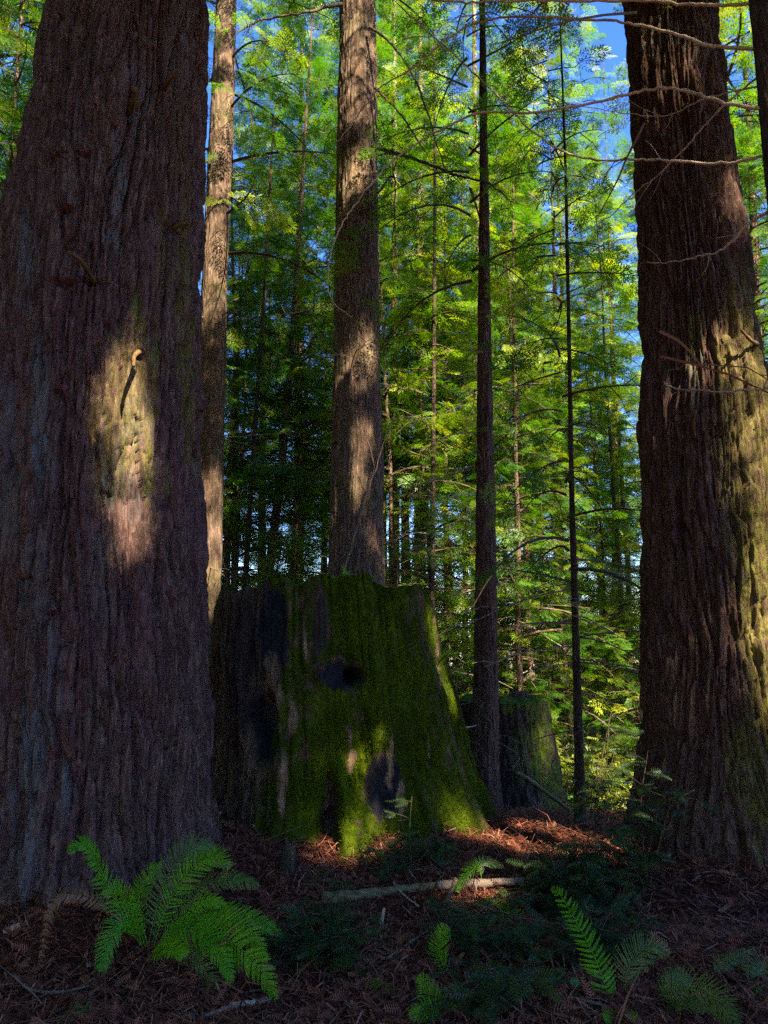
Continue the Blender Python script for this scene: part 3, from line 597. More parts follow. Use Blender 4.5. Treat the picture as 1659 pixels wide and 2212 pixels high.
def crown(name, seed, z0, z1, L0, nb, dens=1.0, spray=.30, droop=.35, kind=0, dead=14, deadz=None, mats=None, keep=None, deadL=1.0, shape=1.0, low=1.0):
    """a conifer crown about the origin: limbs, side twigs and feathery sprays; bare dead limbs below"""
    rg = np.random.default_rng(seed); b = MB(); pos, dr, nr, sz, rn = [], [], [], [], []
    az = rg.random() * 6
    for i in range(nb):
        t = ((i + rg.random()) / nb) ** low; z = z0 + (z1 - z0) * t; az += 2.4 + .5 * rg.standard_normal()
        L = L0 * ((1 - t) ** shape * .92 + .12) * (.55 + .6 * rg.random()); k = 8; s = np.linspace(0, 1, k)
        da = .25 * rg.standard_normal() * s; h = np.stack([np.cos(az + da), np.sin(az + da), 0 * s], 1)
        p = h * (L * s)[:, None]; p[:, 2] = z + L * ((.22 + .12 * rg.standard_normal()) * s - droop * (1 + .4 * rg.standard_normal()) * s ** 2)
        b.tube(p, np.linspace(.012 * L + .006, .004, k), 3, 0, None, False)
        br = rg.random()
        nt = max(3, int(L * 5.0 * dens))
        for j in range(nt):
            u = .12 + .88 * (j + rg.random()) / nt; q0 = np.array([np.interp(u, s, p[:, c]) for c in range(3)])
            sg = 1 if j % 2 else -1; a2 = az + sg * (R(62) + .25 * rg.standard_normal()); l = (.30 * L * (1.15 - u) + .16) * (.7 + .6 * rg.random())
            d2 = np.array([np.cos(a2), np.sin(a2), -.18 + .25 * rg.standard_normal()])
            ns = max(2, int(l / (spray * .5)))
            uu = (np.arange(ns) + rg.random(ns) * .7) / ns
            c = q0 + d2 * (uu * l)[:, None]; c[:, 2] -= .25 * l * uu ** 2
            sg2 = np.where(np.arange(ns) % 2 == 0, 1, -1); a3 = a2 + sg2 * R(48) + .3 * rg.standard_normal(ns); a3[-1] = a2
            b.tube(np.stack([q0, q0 + d2 * l * .6, q0 + d2 * l - np.array([0, 0, .25 * l])]), np.array([.006, .004, .002]), 3, 0, None, False)
            pos.append(c); dr.append(np.stack([np.cos(a3), np.sin(a3), -.3 + .3 * rg.standard_normal(ns)], 1))
            nr.append(np.array([0, 0, 1.0]) + .45 * rg.standard_normal((ns, 3))); sz.append(spray * (.6 + .7 * rg.random(ns))); rn.append(.05 + .55 * br + .45 * rg.random(ns) * (.4 + u))
    dz0 = z0 if deadz is None else deadz
    for i in range(dead):
        z = dz0 * (.1 + .9 * rg.random()); a = rg.random() * 6.28; L = deadL * (.5 + 1.2 * rg.random()); s = np.linspace(0, 1, 7)
        a1 = a + np.cumsum(.12 * rg.standard_normal(7)); p = np.stack([np.cos(a1) * L * s, np.sin(a1) * L * s, z + L * (.12 * rg.standard_normal() * s - (.1 + .25 * rg.random()) * s ** 2)], 1)
        rr = rg.random(); b.tube(p, np.linspace(.011, .003, 7), 3, 1, rr, False)
        for j in range(rg.integers(2, 6)):
            u = .3 + .7 * rg.random(); q0 = np.array([np.interp(u, s, p[:, c]) for c in range(3)]); a2 = a + rg.choice([-1, 1]) * (.5 + .5 * rg.random()); l = .15 + .5 * rg.random() * L * .5
            b.tube(np.stack([q0, q0 + .5 * l * np.array([np.cos(a2), np.sin(a2), .1 * rg.standard_normal()]), q0 + l * np.array([np.cos(a2), np.sin(a2), .3 * rg.standard_normal() - .15])]), np.array([.005, .0035, .002]), 3, 1, rr, False)
    pos, dr, nr, sz, rn = (np.concatenate(x) for x in (pos, dr, nr, sz, rn))
    if keep is not None:
        k = keep(pos); pos, dr, nr, sz, rn = pos[k], dr[k], nr[k], sz[k], rn[k]
    add_sprays(b, pos, dr, nr, sz, kind, 2, rn)
    return b.build(name, mats or [M_LIMB, M_TWIG, M_LEAF], False)

build_litter()
# shared crown meshes
C_FULL = [crown('crown', 100 + i, 1.6, 15.5, 2.9, 104, 1.05, .40, .5, 3, 34, 6.0, low=.62) for i in range(4)]          # leafy nearly to the ground
C_HIGH = [crown('crown', 120 + i, 7.0, 22, 2.6, 60, .9, .46, .5, 3, 34, 7.5, deadL=1.0) for i in range(3)]   # bare below, leafy above
C_THIN = [crown('crown', 140 + i, 2.2, 10, 1.6, 46, .9, .34, .45, 4, 26, 3.4, deadL=.8) for i in range(3)]    # sparse young tree
C_LOW = [crown('crown', 160 + i, .25, 5.0, 1.7, 46, .9, .34, .4, 3, 14, 4.0, deadL=1.0) for i in range(2)]
print('crown faces', [len(m_.polygons) for m_ in C_FULL + C_HIGH + C_THIN])

def own(seed, z0, z1, L0, nb, dens=1.0, spray=.42, **kw):
    return lambda b: crown('own_crown', seed, z0, z1, L0, nb, dens, spray, .45, 3, keep=lambda p: ~open_sky(p + b, .15), **kw)
# ------------------------------------------------------------------ trees whose trunks show
def mid_tree(name, label, rows, Y, mat, cm, cz=1.0, cxy=1.0, rot=0., A=.012, s=.035, nth=72, dz=.035, flare=.3, seed=1, ztop=20, masks=None, group=None, dz0=0.):
    k = from_px(rows, Y); x = k[0, 1]; bz = gz(x, Y)[0]
    m, b = trunk(name + '_trunk', rows, Y, bz, mat, A, s, nth, dz, max(k[-1, 0] + .3, 4), max(ztop, k[-1, 0] + 3), flare, seed, masks)
    t = thing(name, label, 'tree', b, group); obj('trunk', m, t)
    if callable(cm): cm = cm(b); rot = 0
    if cm is not None:
        topx = k[-1, 1] + (k[-1, 1] - k[0, 1]) / max(k[-1, 0] - k[0, 0], .1) * 2
        o = obj('crown', cm, t, (0, 0, dz0)); o.rotation_euler = (0, 0, rot); o.scale = (cxy, cxy, cz)
    return t, b
def back_masks(v, T): return {'moss': np.clip(.35 * fbm(v * 2, 8, 3), 0, 1)}
mid_tree('lichened_redwood', 'straight redwood trunk with sun flecks just past the huge purplish grey trunk', [(0, 467, 511), (300, 452, 503), (600, 437, 491), (900, 425, 484), (1200, 419, 479), (1500, 408, 468)], 10.6, M_BARK_M, own(901, 8, 24, 2.2, 44, dead=30, deadz=8), 1, 1, 0, .022, .055, 120, .022, .2, 201, 24, back_masks)
mid_tree('middle_redwood', 'tall redwood trunk rising directly behind the mossy stump', [(0, 735, 811), (200, 730, 813), (400, 725, 816), (600, 722, 818), (800, 719, 821), (1000, 714, 826), (1150, 710, 829), (1250, 706, 833), (1400, 700, 838)], 9.6, M_BARK_M, own(902, 11.5, 26, 1.9, 34, dead=9, deadz=9), 1, 1, 0, .034, .06, 220, .016, .2, 211, 26, back_masks)
mid_tree('slim_redwood', 'slim reddish brown redwood growing against the smaller dark stump', [(0, 1036, 1048), (300, 1036, 1053), (600, 1034, 1058), (1000, 1030, 1067), (1250, 1028, 1071), (1500, 1023, 1076), (1650, 1016, 1079), (1740, 1006, 1084)], 9.0, M_BARK_R, own(903, 6.5, 17, 1.6, 46, dead=30, deadz=6, deadL=.9), 1, 1, 0, .022, .045, 120, .018, .15, 221, 18)
def thin(name, label, rows, Y, mat=M_BARK_D, cm=None, **kw):
    return mid_tree(name, label, rows, Y, mat, cm, A=kw.pop('A', .006), s=kw.pop('s', .025), nth=kw.pop('nth', 28), dz=kw.pop('dz', .05), **kw)
SAP, SAPB = thin('straight_sapling', 'thin straight dark sapling between the smaller stump and the sunlit redwood', [(380, 1219, 1225), (800, 1226, 1235), (1100, 1230, 1242), (1400, 1236, 1253), (1600, 1240, 1260), (1750, 1241, 1266)], 7.3, cm=own(904, 2.2, 9.5, 1.2, 44, dens=.9, spray=.3, dead=22, deadz=3.2, deadL=.7), ztop=9.5, seed=231, nth=48, dz=.025)
thin('leaning_sapling', 'thin dark leaning sapling seen over the charred edge of the big stump', [(600, 570, 578), (850, 551, 560), (1100, 534, 545), (1300, 521, 534)], 13, cm=C_THIN[1], cz=1.2, ztop=12, seed=241)
thin('leaning_redwood', 'leaning brown trunk thicker than the sapling it leans beside, over the stump edge', [(700, 628, 640), (1000, 600, 618), (1290, 565, 585)], 14, M_BARK_M, C_HIGH[1], cz=.8, cxy=.8, ztop=16, seed=251)
thin('crooked_sapling', 'thin crooked sapling close beside the straight sun flecked trunk', [(850, 508, 514), (1050, 499, 507), (1280, 482, 493)], 14.5, cm=C_THIN[2], cz=1.1, ztop=10, seed=261)
thin('shaded_redwood', 'greyish shaded trunk between the leaning brown trunk and the tall middle redwood', [(700, 637, 652), (1000, 635, 653), (1280, 632, 656)], 17.5, M_BARK_M, C_HIGH[2], rot=1., ztop=18, seed=271)
thin('pale_redwood', 'pale sunlit trunk glimpsed between two leaning saplings above the stump', [(900, 562, 573), (1290, 555, 575)], 21, M_BARK_P, C_HIGH[0], rot=3., ztop=20, seed=281)
thin('twin_redwood', 'pale trunk almost touching the edge of the tall middle redwood', [(300, 847, 858), (900, 842, 862), (1270, 838, 864)], 15, M_BARK_P, C_HIGH[0], rot=4., ztop=22, seed=291, nth=40)
thin('narrow_redwood', 'narrow grey trunk, middle one of three pale trunks beside the tall redwood', [(600, 871, 880), (900, 868, 883), (1280, 865, 886)], 17, M_BARK_M, C_HIGH[1], rot=5., ztop=20, seed=301)
thin('grey_redwood', 'grey trunk, thickest of the far trunks, just before a thin dark pole', [(300, 902, 914), (700, 898, 916), (1000, 895, 918), (1290, 892, 921)], 15.5, M_BARK_P, C_HIGH[2], rot=2., ztop=22, seed=311, nth=40)
thin('dark_pole_tree', 'thin dark pole tree above the mossy shoulder of the big stump', [(400, 936, 943), (1000, 931, 941), (1330, 926, 939)], 12, M_BARK_D, C_THIN[0], rot=2., cz=1.3, ztop=14, seed=321)
thin('wispy_sapling', 'wispy brown sapling beside the dark pole tree', [(800, 960, 966), (1350, 958, 969)], 13, M_BARK_M, C_THIN[1], rot=1., ztop=11, seed=331)
thin('hidden_redwood', 'pale trunk half hidden behind the slim reddish brown redwood', [(500, 1022, 1036), (1000, 1018, 1036), (1500, 1016, 1036)], 17, M_BARK_P, C_HIGH[0], rot=5.5, ztop=20, seed=341)
thin('sunny_redwood', 'sunlit brown trunk past the smaller stump beside the straight sapling', [(800, 1197, 1209), (1300, 1198, 1219), (1700, 1198, 1228)], 14.5, M_BARK_M, C_HIGH[2], rot=.3, cxy=.8, ztop=16, seed=351)
thin('gap_redwood', 'dim trunk in the bright gap between straight sapling and sunlit redwood', [(900, 1322, 1334), (1300, 1322, 1341), (1600, 1320, 1347)], 18, M_BARK_M, C_HIGH[1], rot=2.6, ztop=18, seed=361)
thin('peeking_redwood', 'sunlit pale trunk peeking past the upper flank of the thick dark redwood', [(420, 1566, 1586), (650, 1588, 1615), (900, 1606, 1642), (1200, 1630, 1680)], 9.5, M_BARK_P, own(905, 9, 19, 1.8, 40, dead=12, deadz=9), ztop=20, seed=371, nth=56, A=.01)
thin('bushy_young_tree', 'knotty slim trunk with low green branches beyond the thick dark redwood', [(250, 1612, 1622), (600, 1624, 1640), (1000, 1640, 1660)], 11.5, M_BARK_M, C_FULL[1], rot=1.1, ztop=14, seed=381)
thin('distant_redwood', 'thin pale trunk between the shaded trunk and the tall middle redwood', [(1000, 697, 706), (1270, 692, 708)], 20, M_BARK_P, C_HIGH[2], rot=3.3, ztop=18, seed=391)

# ------------------------------------------------------------------ understory redwoods: one thing each, shared meshes
def small_trunk_mesh(seed, h, r):
    b = MB(); rg = np.random.default_rng(seed); z = np.linspace(-.3, h, 14); p = np.stack([.04 * np.cumsum(rg.standard_normal(14)), .04 * np.cumsum(rg.standard_normal(14)), z], 1); p -= p[0] * np.array([1, 1, 0])
    b.tube(p, r * (1 - z / h * .9).clip(.08, 1.05), 10); return b.build('trunk', [M_BARK_M], True)
TR = [small_trunk_mesh(i, 15.5, .07 + .015 * i) for i in range(3)]
TRS = small_trunk_mesh(9, 5.2, .045)
GRP = 'leafy young redwoods filling the woods'
def young(px, Y, cm, sc=1.0, rot=None, label=None, sz=1.0, x=None, name='young_redwood', tr=None):
    X = P(px, 1200, Y)[0] if x is None else x
    t = thing(name, label or 'leafy young redwood with drooping green boughs among the far trunks', 'tree', (X, Y, gz(X, Y)[0]), GRP)
    o = obj('trunk', tr or TR[RNG.integers(3)], t); o.scale = (sc, sc, sc * sz)
    c = obj('crown', cm, t); c.scale = (sc, sc, sc * sz); c.rotation_euler = (0, 0, RNG.random() * 6.28 if rot is None else rot); t.rotation_euler = (R(3) * RNG.standard_normal(), R(3) * RNG.standard_normal(), 0)
    return t
for px, Y, k, sc, sz in [(520, 17, 0, .9, 1.05), (1000, 14, 2, .85, 1.05), (1110, 12.5, 0, .75, 1.1), (1140, 17, 3, 1.0, 1.1), (1200, 22, 1, 1.3, 1.1), (1300, 15, 2, .65, .95), (1350, 23, 3, .9, .8), (1070, 24, 1, 1.4, 1.2), (1225, 13.5, 1, .55, .9), (700, 25, 3, 1.2, 1.0), (1365, 17, 0, .9, 1.1), (1290, 19, 2, 1.1, 1.15)]:
    young(px, Y, C_FULL[k], sc, None, None, sz)
for px, Y, k, sc, sz in [(610, 13.5, 0, .9, .85), (560, 22, 1, 1.25, 1.0), (655, 18, 2, 1.1, .95), (880, 13, 1, .8, .9), (945, 18, 2, 1.1, 1.0), (740, 20, 0, 1.2, 1.0), (850, 22, 1, 1.3, 1.05), (505, 14, 2, .8, .9)]:
    young(px, Y, C_HIGH[k], sc, None, 'redwood with bare twiggy lower trunk and a leafy top among the far trunks', sz)
for px, Y, k, sc in [(505, 13, 0, 1.0), (590, 17, 1, 1.3), (1000, 17, 0, 1.2), (1100, 15, 2, 1.1), (1160, 13, 1, .8), (1340, 14, 2, .8), (1250, 20, 1, 1.3)]:
    young(px, Y, C_THIN[k], sc, None, 'thin sparse young redwood mixed in among the leafy ones', 1.0)
for px, Y, k, sc in [(495, 15, 0, .9), (560, 13, 1, .8), (630, 16, 0, 1.1), (690, 14, 1, .8), (860, 14, 0, .9), (920, 16, 1, 1.0), (985, 12.5, 0, .7), (1100, 13.5, 1, .8), (1160, 18, 0, 1.2), (1270, 19, 1, 1.2), (1330, 17, 0, 1.0), (1385, 13, 1, .7), (590, 22, 1, 1.4), (880, 22, 0, 1.4), (530, 18, 1, 1.5), (600, 19, 0, 1.5), (670, 21, 1, 1.7), (640, 12.8, 0, .85), (545, 12.2, 1, .8), (900, 19, 1, 1.4), (950, 24, 0, 1.7), (1215, 15.5, 1, .9)]:
    young(px, Y, C_LOW[k], sc, None, 'low bushy young redwood with boughs down to the slope', 1.0, tr=TRS)
young(-10, 11.0, C_FULL[2], 1.0, None, 'leafy redwood showing as green and blue slivers past the huge trunk', 1.0)
young(-60, 15.0, C_FULL[0], 1.3, None, None, 1.0)
for px, Y, k, sc in [(1570, 15, 3, .9), (1650, 12.5, 1, .8), (1640, 19, 2, 1.3), (1530, 21, 0, 1.3)]: young(px, Y, C_FULL[k], sc)
# unseen trees added round the viewer's back to cut skylight on the glade
ri = np.random.default_rng(21)
for a in range(62):
    an = R(24) - R(264 * ((a % 34) + .5) / 34) if a < 34 else R(28) - R(272 * (a - 33.5) / 28)
    x, y = math.cos(an), math.sin(an); sunny = x * SUN[0] + y * SUN[1] > .25; side = x > 0 and y > -.75
    d = (17 + 4 * ri.random()) if sunny or side else (7.5 + 6 * ri.random()); x *= d; y *= d
    if side and y > 3: continue
    if y > 3 and d < 12: x *= 1.3; y *= 1.3
    if a >= 34: x, y = x * (1.25 if sunny else 1.75), y * (1.25 if sunny else 1.75)
    young(0, y, C_FULL[ri.integers(4)], 1.25 if sunny else 1.4 + .4 * ri.random(), None, 'added redwood outside the view keeping skylight off the glade', .55 if sunny else 1.25, x, 'added_ring_tree')

# crowns of the big trees, high above the picture, and an added unseen canopy blocking the sun except at chosen spots
def shade_canopy():
    rg = np.random.default_rng(77)
    h2 = SUN[:2] / np.linalg.norm(SUN[:2]); nrm = np.array([-h2[1], h2[0]]); trees = []
    for want in [(4.8, -.4), (2.4, -3.2), (6.6, -1.8), (4.4, -4.8), (7.8, .6), (.6, -4.6)]:
        best = max((np.array(want) + 1.2 * rg.standard_normal(2) for _ in range(60)), key=lambda c: min(abs((c - p[:2]) @ nrm) - r for p, r in SHAFTS if (c - p[:2]) @ h2 > 0))
        trees.append(tuple(best))
    n = 27000
    src = np.stack([rg.uniform(-4.2, 4.2, n), rg.uniform(2.0, 9.4, n), rg.uniform(-.2, 9.5, n)], 1)
    src = src[(src[:, 0] < .9) | (src[:, 1] < 7.6)]; n = len(src); h_ = None
    h = rg.uniform(8.0, 14.0, n); t = np.clip((h - src[:, 2]) / SUN[2], 5.5, None)
    for _ in range(60):                       # far enough towards the sun to be above or beside what the picture shows
        q = src + SUN * t[:, None]; px, py = proj(q); seen = ((q - CAM) @ FW > 0) & (px > -120) & (px < 1780) & (py > -170)
        t = t + .4 * seen; pos = src + SUN * t[:, None]
    pos = np.repeat(pos, 3, 0) + rg.standard_normal((len(pos) * 3, 3)) * .22
    pos = pos[~open_sky(pos) | (rg.random(len(pos)) < .06)]
    # holes of its own, so that the shade is not perfectly closed
    hole = noise(pos * np.array([.9, .9, .6]), 5) > .72; pos = pos[~(hole & (rg.random(len(pos)) < .9))]
    T_ = np.array(trees); own = np.argmin(((pos[:, None, :2] - T_[None]) ** 2).sum(-1) + rg.random((len(pos), len(trees))) * 3, 1)
    for i, (x, y) in enumerate(trees):
        z = gz(x, y)[0]; base = np.array([x, y, z]); P_ = pos[own == i] - base
        t = thing('added_shade_tree', 'added tree outside the view with boughs placed to shade the glade', 'tree', base, 'added trees shading the glade from the sun side')
        o = obj('trunk', TR[i % 3], t); o.scale = (1.1, 1.1, 1.1)
        b = MB(); m = len(P_); a = np.arctan2(P_[:, 1], P_[:, 0]) + .6 * rg.standard_normal(m)
        dr = np.stack([np.cos(a), np.sin(a), -.25 + .3 * rg.standard_normal(m)], 1); nr = SUN * 1.2 + .5 * rg.standard_normal((m, 3))
        add_sprays(b, P_, dr, nr, .34 * (.7 + .6 * rg.random(m)), 4, 2, .5 * rg.random(m))
        for q in P_[rg.choice(m, min(m, 30), False)]:
            s = np.linspace(0, 1, 6)[:, None]; z0 = q[2] - .3 * np.hypot(q[0], q[1]) * .6
            b.tube(np.array([0, 0, z0]) * (1 - s) + q * s + np.array([0, 0, .5]) * s * (1 - s), np.linspace(.045, .008, 6), 4, 0)
        obj('crown', b.build('added_shade_crown', [M_LIMB, M_TWIG, M_LEAF], False), t)
shade_canopy()
for T_, b_, r_ in ((GIANT, GIANT.location, .75), (RED, RED.location, .5)):
    bw = np.array(b_)
    o = obj('crown', crown('high_crown', 300 + int(r_ * 100), 12.5, 27, 3.0, 44, .9, .5, .4, 3, 0, keep=lambda p, bw=bw: ~open_sky(p + bw)), T_)

# ------------------------------------------------------------------ far wood, one mass
def far_wood():
    rg = np.random.default_rng(9); b = MB(); N = 150
    for i in range(N):
        y = 27 + 45 * rg.random(); x = (rg.random() - .5) * 1.45 * y + 1.5; z = gz(x, y)[0]
        h = 5.5 + 7.5 * rg.random() ** 1.6
        if -.05 < (x / y) < .42: h *= .8
        b.tube([[x, y, z - .4], [x + .1, y, z + h * .5], [x, y, z + h]], [.06 + .10 * (i % 5 == 0), .05, .02], 5, 0)
        n = int(60 + 20 * h); u = rg.random(n) ** 1.15; rr = (.3 + (.8 + .17 * h) * (1 - u)) * np.sqrt(rg.random(n)); a = rg.random(n) * 6.28
        lay = np.round(u * 22) / 22 + .018 * rg.standard_normal(n)
        pos = np.stack([x + rr * np.cos(a), y + rr * np.sin(a), z + h * (.06 + .94 * lay) - .22 * rr], 1)
        dr = np.stack([np.cos(a), np.sin(a), -.35 + .25 * rg.standard_normal(n)], 1); nr = np.array([0, 0, 1.]) + .6 * rg.standard_normal((n, 3))
        add_sprays(b, pos, dr, nr, 1.0 * (.5 + .7 * rg.random(n)), 4, 1, .25 * rg.random() + .75 * rg.random(n))
    tag(obj('far_woods', b.build('far_woods', [M_BARK_M, M_LEAF_FAR], False)), 'sunlit far wood of mixed redwoods closing the view between trunks', 'woods', None, 'stuff')
far_wood()

# ------------------------------------------------------------------ slender tree with long bare arching branches
def slender():
    Y = 4.4
    m, b = trunk('slender_trunk', [(-200, 1600, 1650), (0, 1620, 1672), (350, 1652, 1708), (700, 1690, 1750), (1200, 1745, 1810)], Y, gz(2.7, Y)[0], M_BARK_D, .01, .03, 48, .04, 7, 11, .2, 401)
    t = thing('slender_tree', 'slender dark leaning tree at the edge sending long bare arching branches across', 'tree', b)
    obj('trunk', m, t); o = obj('crown', crown('own_crown', 906, 6.6, 10.5, 1.1, 26, 1.0, .2, dead=4, deadz=6, keep=lambda p: ~open_sky(p + b + np.array([-.9, 0, 0]))), t, (-.9, 0, 0))
    br = [([(1660, 105), (1530, 95), (1450, 75), (1350, 52), (1290, 40), (1130, 35), (1030, 50), (950, 95), (880, 150), (820, 190), (760, 265), (728, 310)], 4.4, 5.6, 5.5, 2),
          ([(1672, 246), (1560, 215), (1470, 190), (1400, 195), (1300, 215), (1150, 240), (1040, 250), (960, 280), (870, 330), (800, 395), (760, 450), (730, 500), (710, 570), (722, 640), (760, 682)], 4.4, 5.5, 5.5, 1.6),
          ([(1670, 335), (1560, 348), (1440, 350), (1380, 345), (1250, 340), (1150, 290), (1060, 190), (960, 100), (870, 20), (840, -20)], 4.4, 6.0, 4.5, 2.5),
          ([(1650, 4), (1560, 12), (1480, 8), (1390, 0), (1250, 8), (1100, 2), (990, 5), (880, -6)], 4.4, 5.0, 5.5, 3),
          ([(1700, 440), (1625, 480), (1560, 540), (1500, 562), (1450, 570), (1392, 572)], 4.4, 5.2, 5, 1.2),
          ([(1690, 832), (1640, 838), (1560, 840), (1510, 843), (1470, 842), (1448, 838), (1435, 832)], 4.4, 5.2, 3.5, 2),
          ([(1665, 150), (1600, 190), (1540, 250), (1480, 320), (1420, 385), (1370, 420), (1310, 470), (1260, 500), (1205, 528)], 4.4, 6.2, 3.5, 1.2),
          ([(1665, 180), (1560, 205), (1500, 225), (1440, 245), (1330, 246), (1180, 215)], 4.4, 5.4, 3, 1)]
    rg = np.random.default_rng(12)
    for pts, y0, y1, w0, w1 in br:
        n = len(pts); c = [P(x + 3 * rg.standard_normal(), y + 3 * rg.standard_normal(), y0 + (y1 - y0) * i / (n - 1)) for i, (x, y) in enumerate(pts)]
        q = curve(c, n * 7); q += .004 * rg.standard_normal(q.shape); L = len(q)
        rad = np.linspace(w0, w1, L) / FPX * 4.9 * .74 * (1 + .12 * noise(np.stack([np.arange(L) * .6, np.zeros(L), np.zeros(L)], 1), 5))
        o = MB(); o.tube(q, rad, 7)
        for j in range(3):
            k = rg.integers(L // 4, L - 3); dd = (q[k + 2] - q[k]); dd /= np.linalg.norm(dd); l = .12 + .22 * rg.random()
            e = q[k] + l * (dd * .8 + np.array([0, 0, rg.choice([-.6, .5])]) + .2 * rg.standard_normal(3)); o.tube(curve([q[k], (q[k] + e) / 2 + .02 * rg.standard_normal(3), e], 6), np.linspace(rad[k] * .5, .0012, 6), 4)
        obj('branch', o.build('branch', [M_PALEBR], True, b), t)
slender()
# dark limbs that cross the view high up, grown on the middle redwood
mr = next(o for o in bpy.data.objects if o.name == 'middle_redwood'); mb = np.array(mr.location)
def limb(parent, pb, pts, Y0, Y1, r0, r1, mat):
    n = len(pts); o = MB(); q = curve([P(x, y, Y0 + (Y1 - Y0) * i / (n - 1)) for i, (x, y) in enumerate(pts)], n * 6)
    q += .006 * RNG.standard_normal(q.shape); o.tube(q, np.linspace(r0, r1, len(q)), 6)
    for j in range(5):
        k = RNG.integers(len(q) // 3, len(q) - 3); e = q[k] + .35 * (.8 * (q[k + 2] - q[k]) / np.linalg.norm(q[k + 2] - q[k]) + .5 * RNG.standard_normal(3)); o.tube(curve([q[k], (q[k] + e) / 2 + .02, e], 5), np.linspace(r1, .002, 5), 4)
    obj('branch', o.build('limb', [mat], True, pb), parent)
limb(mr, mb, [(805, 315), (860, 332), (900, 345), (960, 368), (1000, 382), (1060, 398), (1105, 438)], 9.3, 8.2, .03, .008, M_LIMB)
limb(mr, mb, [(800, 60), (850, 100), (900, 180), (940, 300), (980, 420)], 9.3, 8.3, .022, .005, M_LIMB)
limb(mr, mb, [(812, 190), (860, 240), (900, 300), (935, 352)], 9.3, 8.6, .02, .004, M_LIMB)
limb(mr, mb, [(790, 460), (815, 420), (850, 380), (852, 450), (845, 560)], 9.3, 8.8, .02, .004, M_LIMB)
limb(mr, mb, [(740, 8), (690, 20), (640, 30), (560, 45), (510, 75), (490, 105)], 9.4, 8.4, .026, .006, M_LIMB)
limb(mr, mb, [(740, 1240), (760, 1180), (790, 1080), (815, 1000), (850, 900)], 9.2, 9.0, .018, .004, M_STICK)

# ------------------------------------------------------------------ ferns
def frond(parent, pb, ctrl, width, mat=M_FERN, nm='frond', up=(0, -.75, .65), n=30, bare=.10, taper=.75, fall=.15, seed=0, label=None):
    rg = np.random.default_rng(seed + 1000); c = curve(ctrl, n * 3); b = MB()
    L = np.linalg.norm(np.diff(c, axis=0), axis=1).sum()
    b.tube(c, np.linspace(.0038, .0012, len(c)), 5, 0, .9)
    tg = np.gradient(c, axis=0); tg /= np.linalg.norm(tg, axis=1)[:, None]; up = np.array(up, float)
    gap = L * (1 - bare) / n
    for i in range(n):
        u = bare + (1 - bare) * (i + .2) / n; k = min(int(u * len(c)), len(c) - 1); w = (u - bare) / (1 - bare)
        l = width * min(1, .45 + w * 3.2) * (1 - w ** 2.2) ** taper + .006
        t = tg[k]; s = np.cross(t, up); s /= np.linalg.norm(s) + 1e-9; nn = np.cross(s, t)
        for sg in (1, -1):
            if rg.random() < .03: continue
            dead = rg.random() < (.03 + .25 * max(0, w - .82) / .18)
            lt = l * (.9 + .2 * rg.random()); a = R(68 - 22 * w) + .08 * rg.standard_normal()
            d = t * math.cos(a) + s * sg * math.sin(a); lw = min(gap * .30, .008); fl = fall * (.6 + .8 * rg.random())
            p0 = c[k] + d * .002; wv = t - d * (t @ d); wv /= np.linalg.norm(wv)
            us = np.array([0, .12, .5, .82, 1.0]); ww = np.array([.45, 1.0, .95, .55, .02]) * lw
            ctr = p0 + d * (us * lt)[:, None] - nn * (fl * lt * us ** 2)[:, None] + t * (.10 * lt * us ** 2)[:, None]
            v = np.concatenate([ctr + wv * ww[:, None], ctr - wv * ww[:, None], ctr + nn * (.25 * ww)[:, None]])
            q = [(j, j + 1, 10 + j + 1, 10 + j) for j in range(4)] + [(10 + j, 10 + j + 1, 5 + j + 1, 5 + j) for j in range(4)]
            b.add(v, q, None, 1 if dead else 0, np.clip(.1 + .6 * rg.random() + .3 * (1 - w), 0, 1))
    o = obj(nm, b.build(nm, [mat, M_FERN_DEAD], True, pb), parent)
    if label: o['label'] = label
def px_frond(parent, pb, pts, ys, width, **kw):
    ys = np.interp(np.linspace(0, 1, len(pts)), np.linspace(0, 1, len(ys)), ys)
    frond(parent, pb, [P(x, y, Y) for (x, y), Y in zip(pts, ys)], width, **kw)
def C5(l): return [(x * .5002, 1453.6 + y * .5002) for x, y in l]
def C6(l): return [(830 + x * .5002, 1453.6 + y * .5002) for x, y in l]
fb = G(325, 2060); FYB = fb[1]
F = thing('sword_fern', 'large bright green sword fern at the foot of the huge redwood', 'fern', fb)
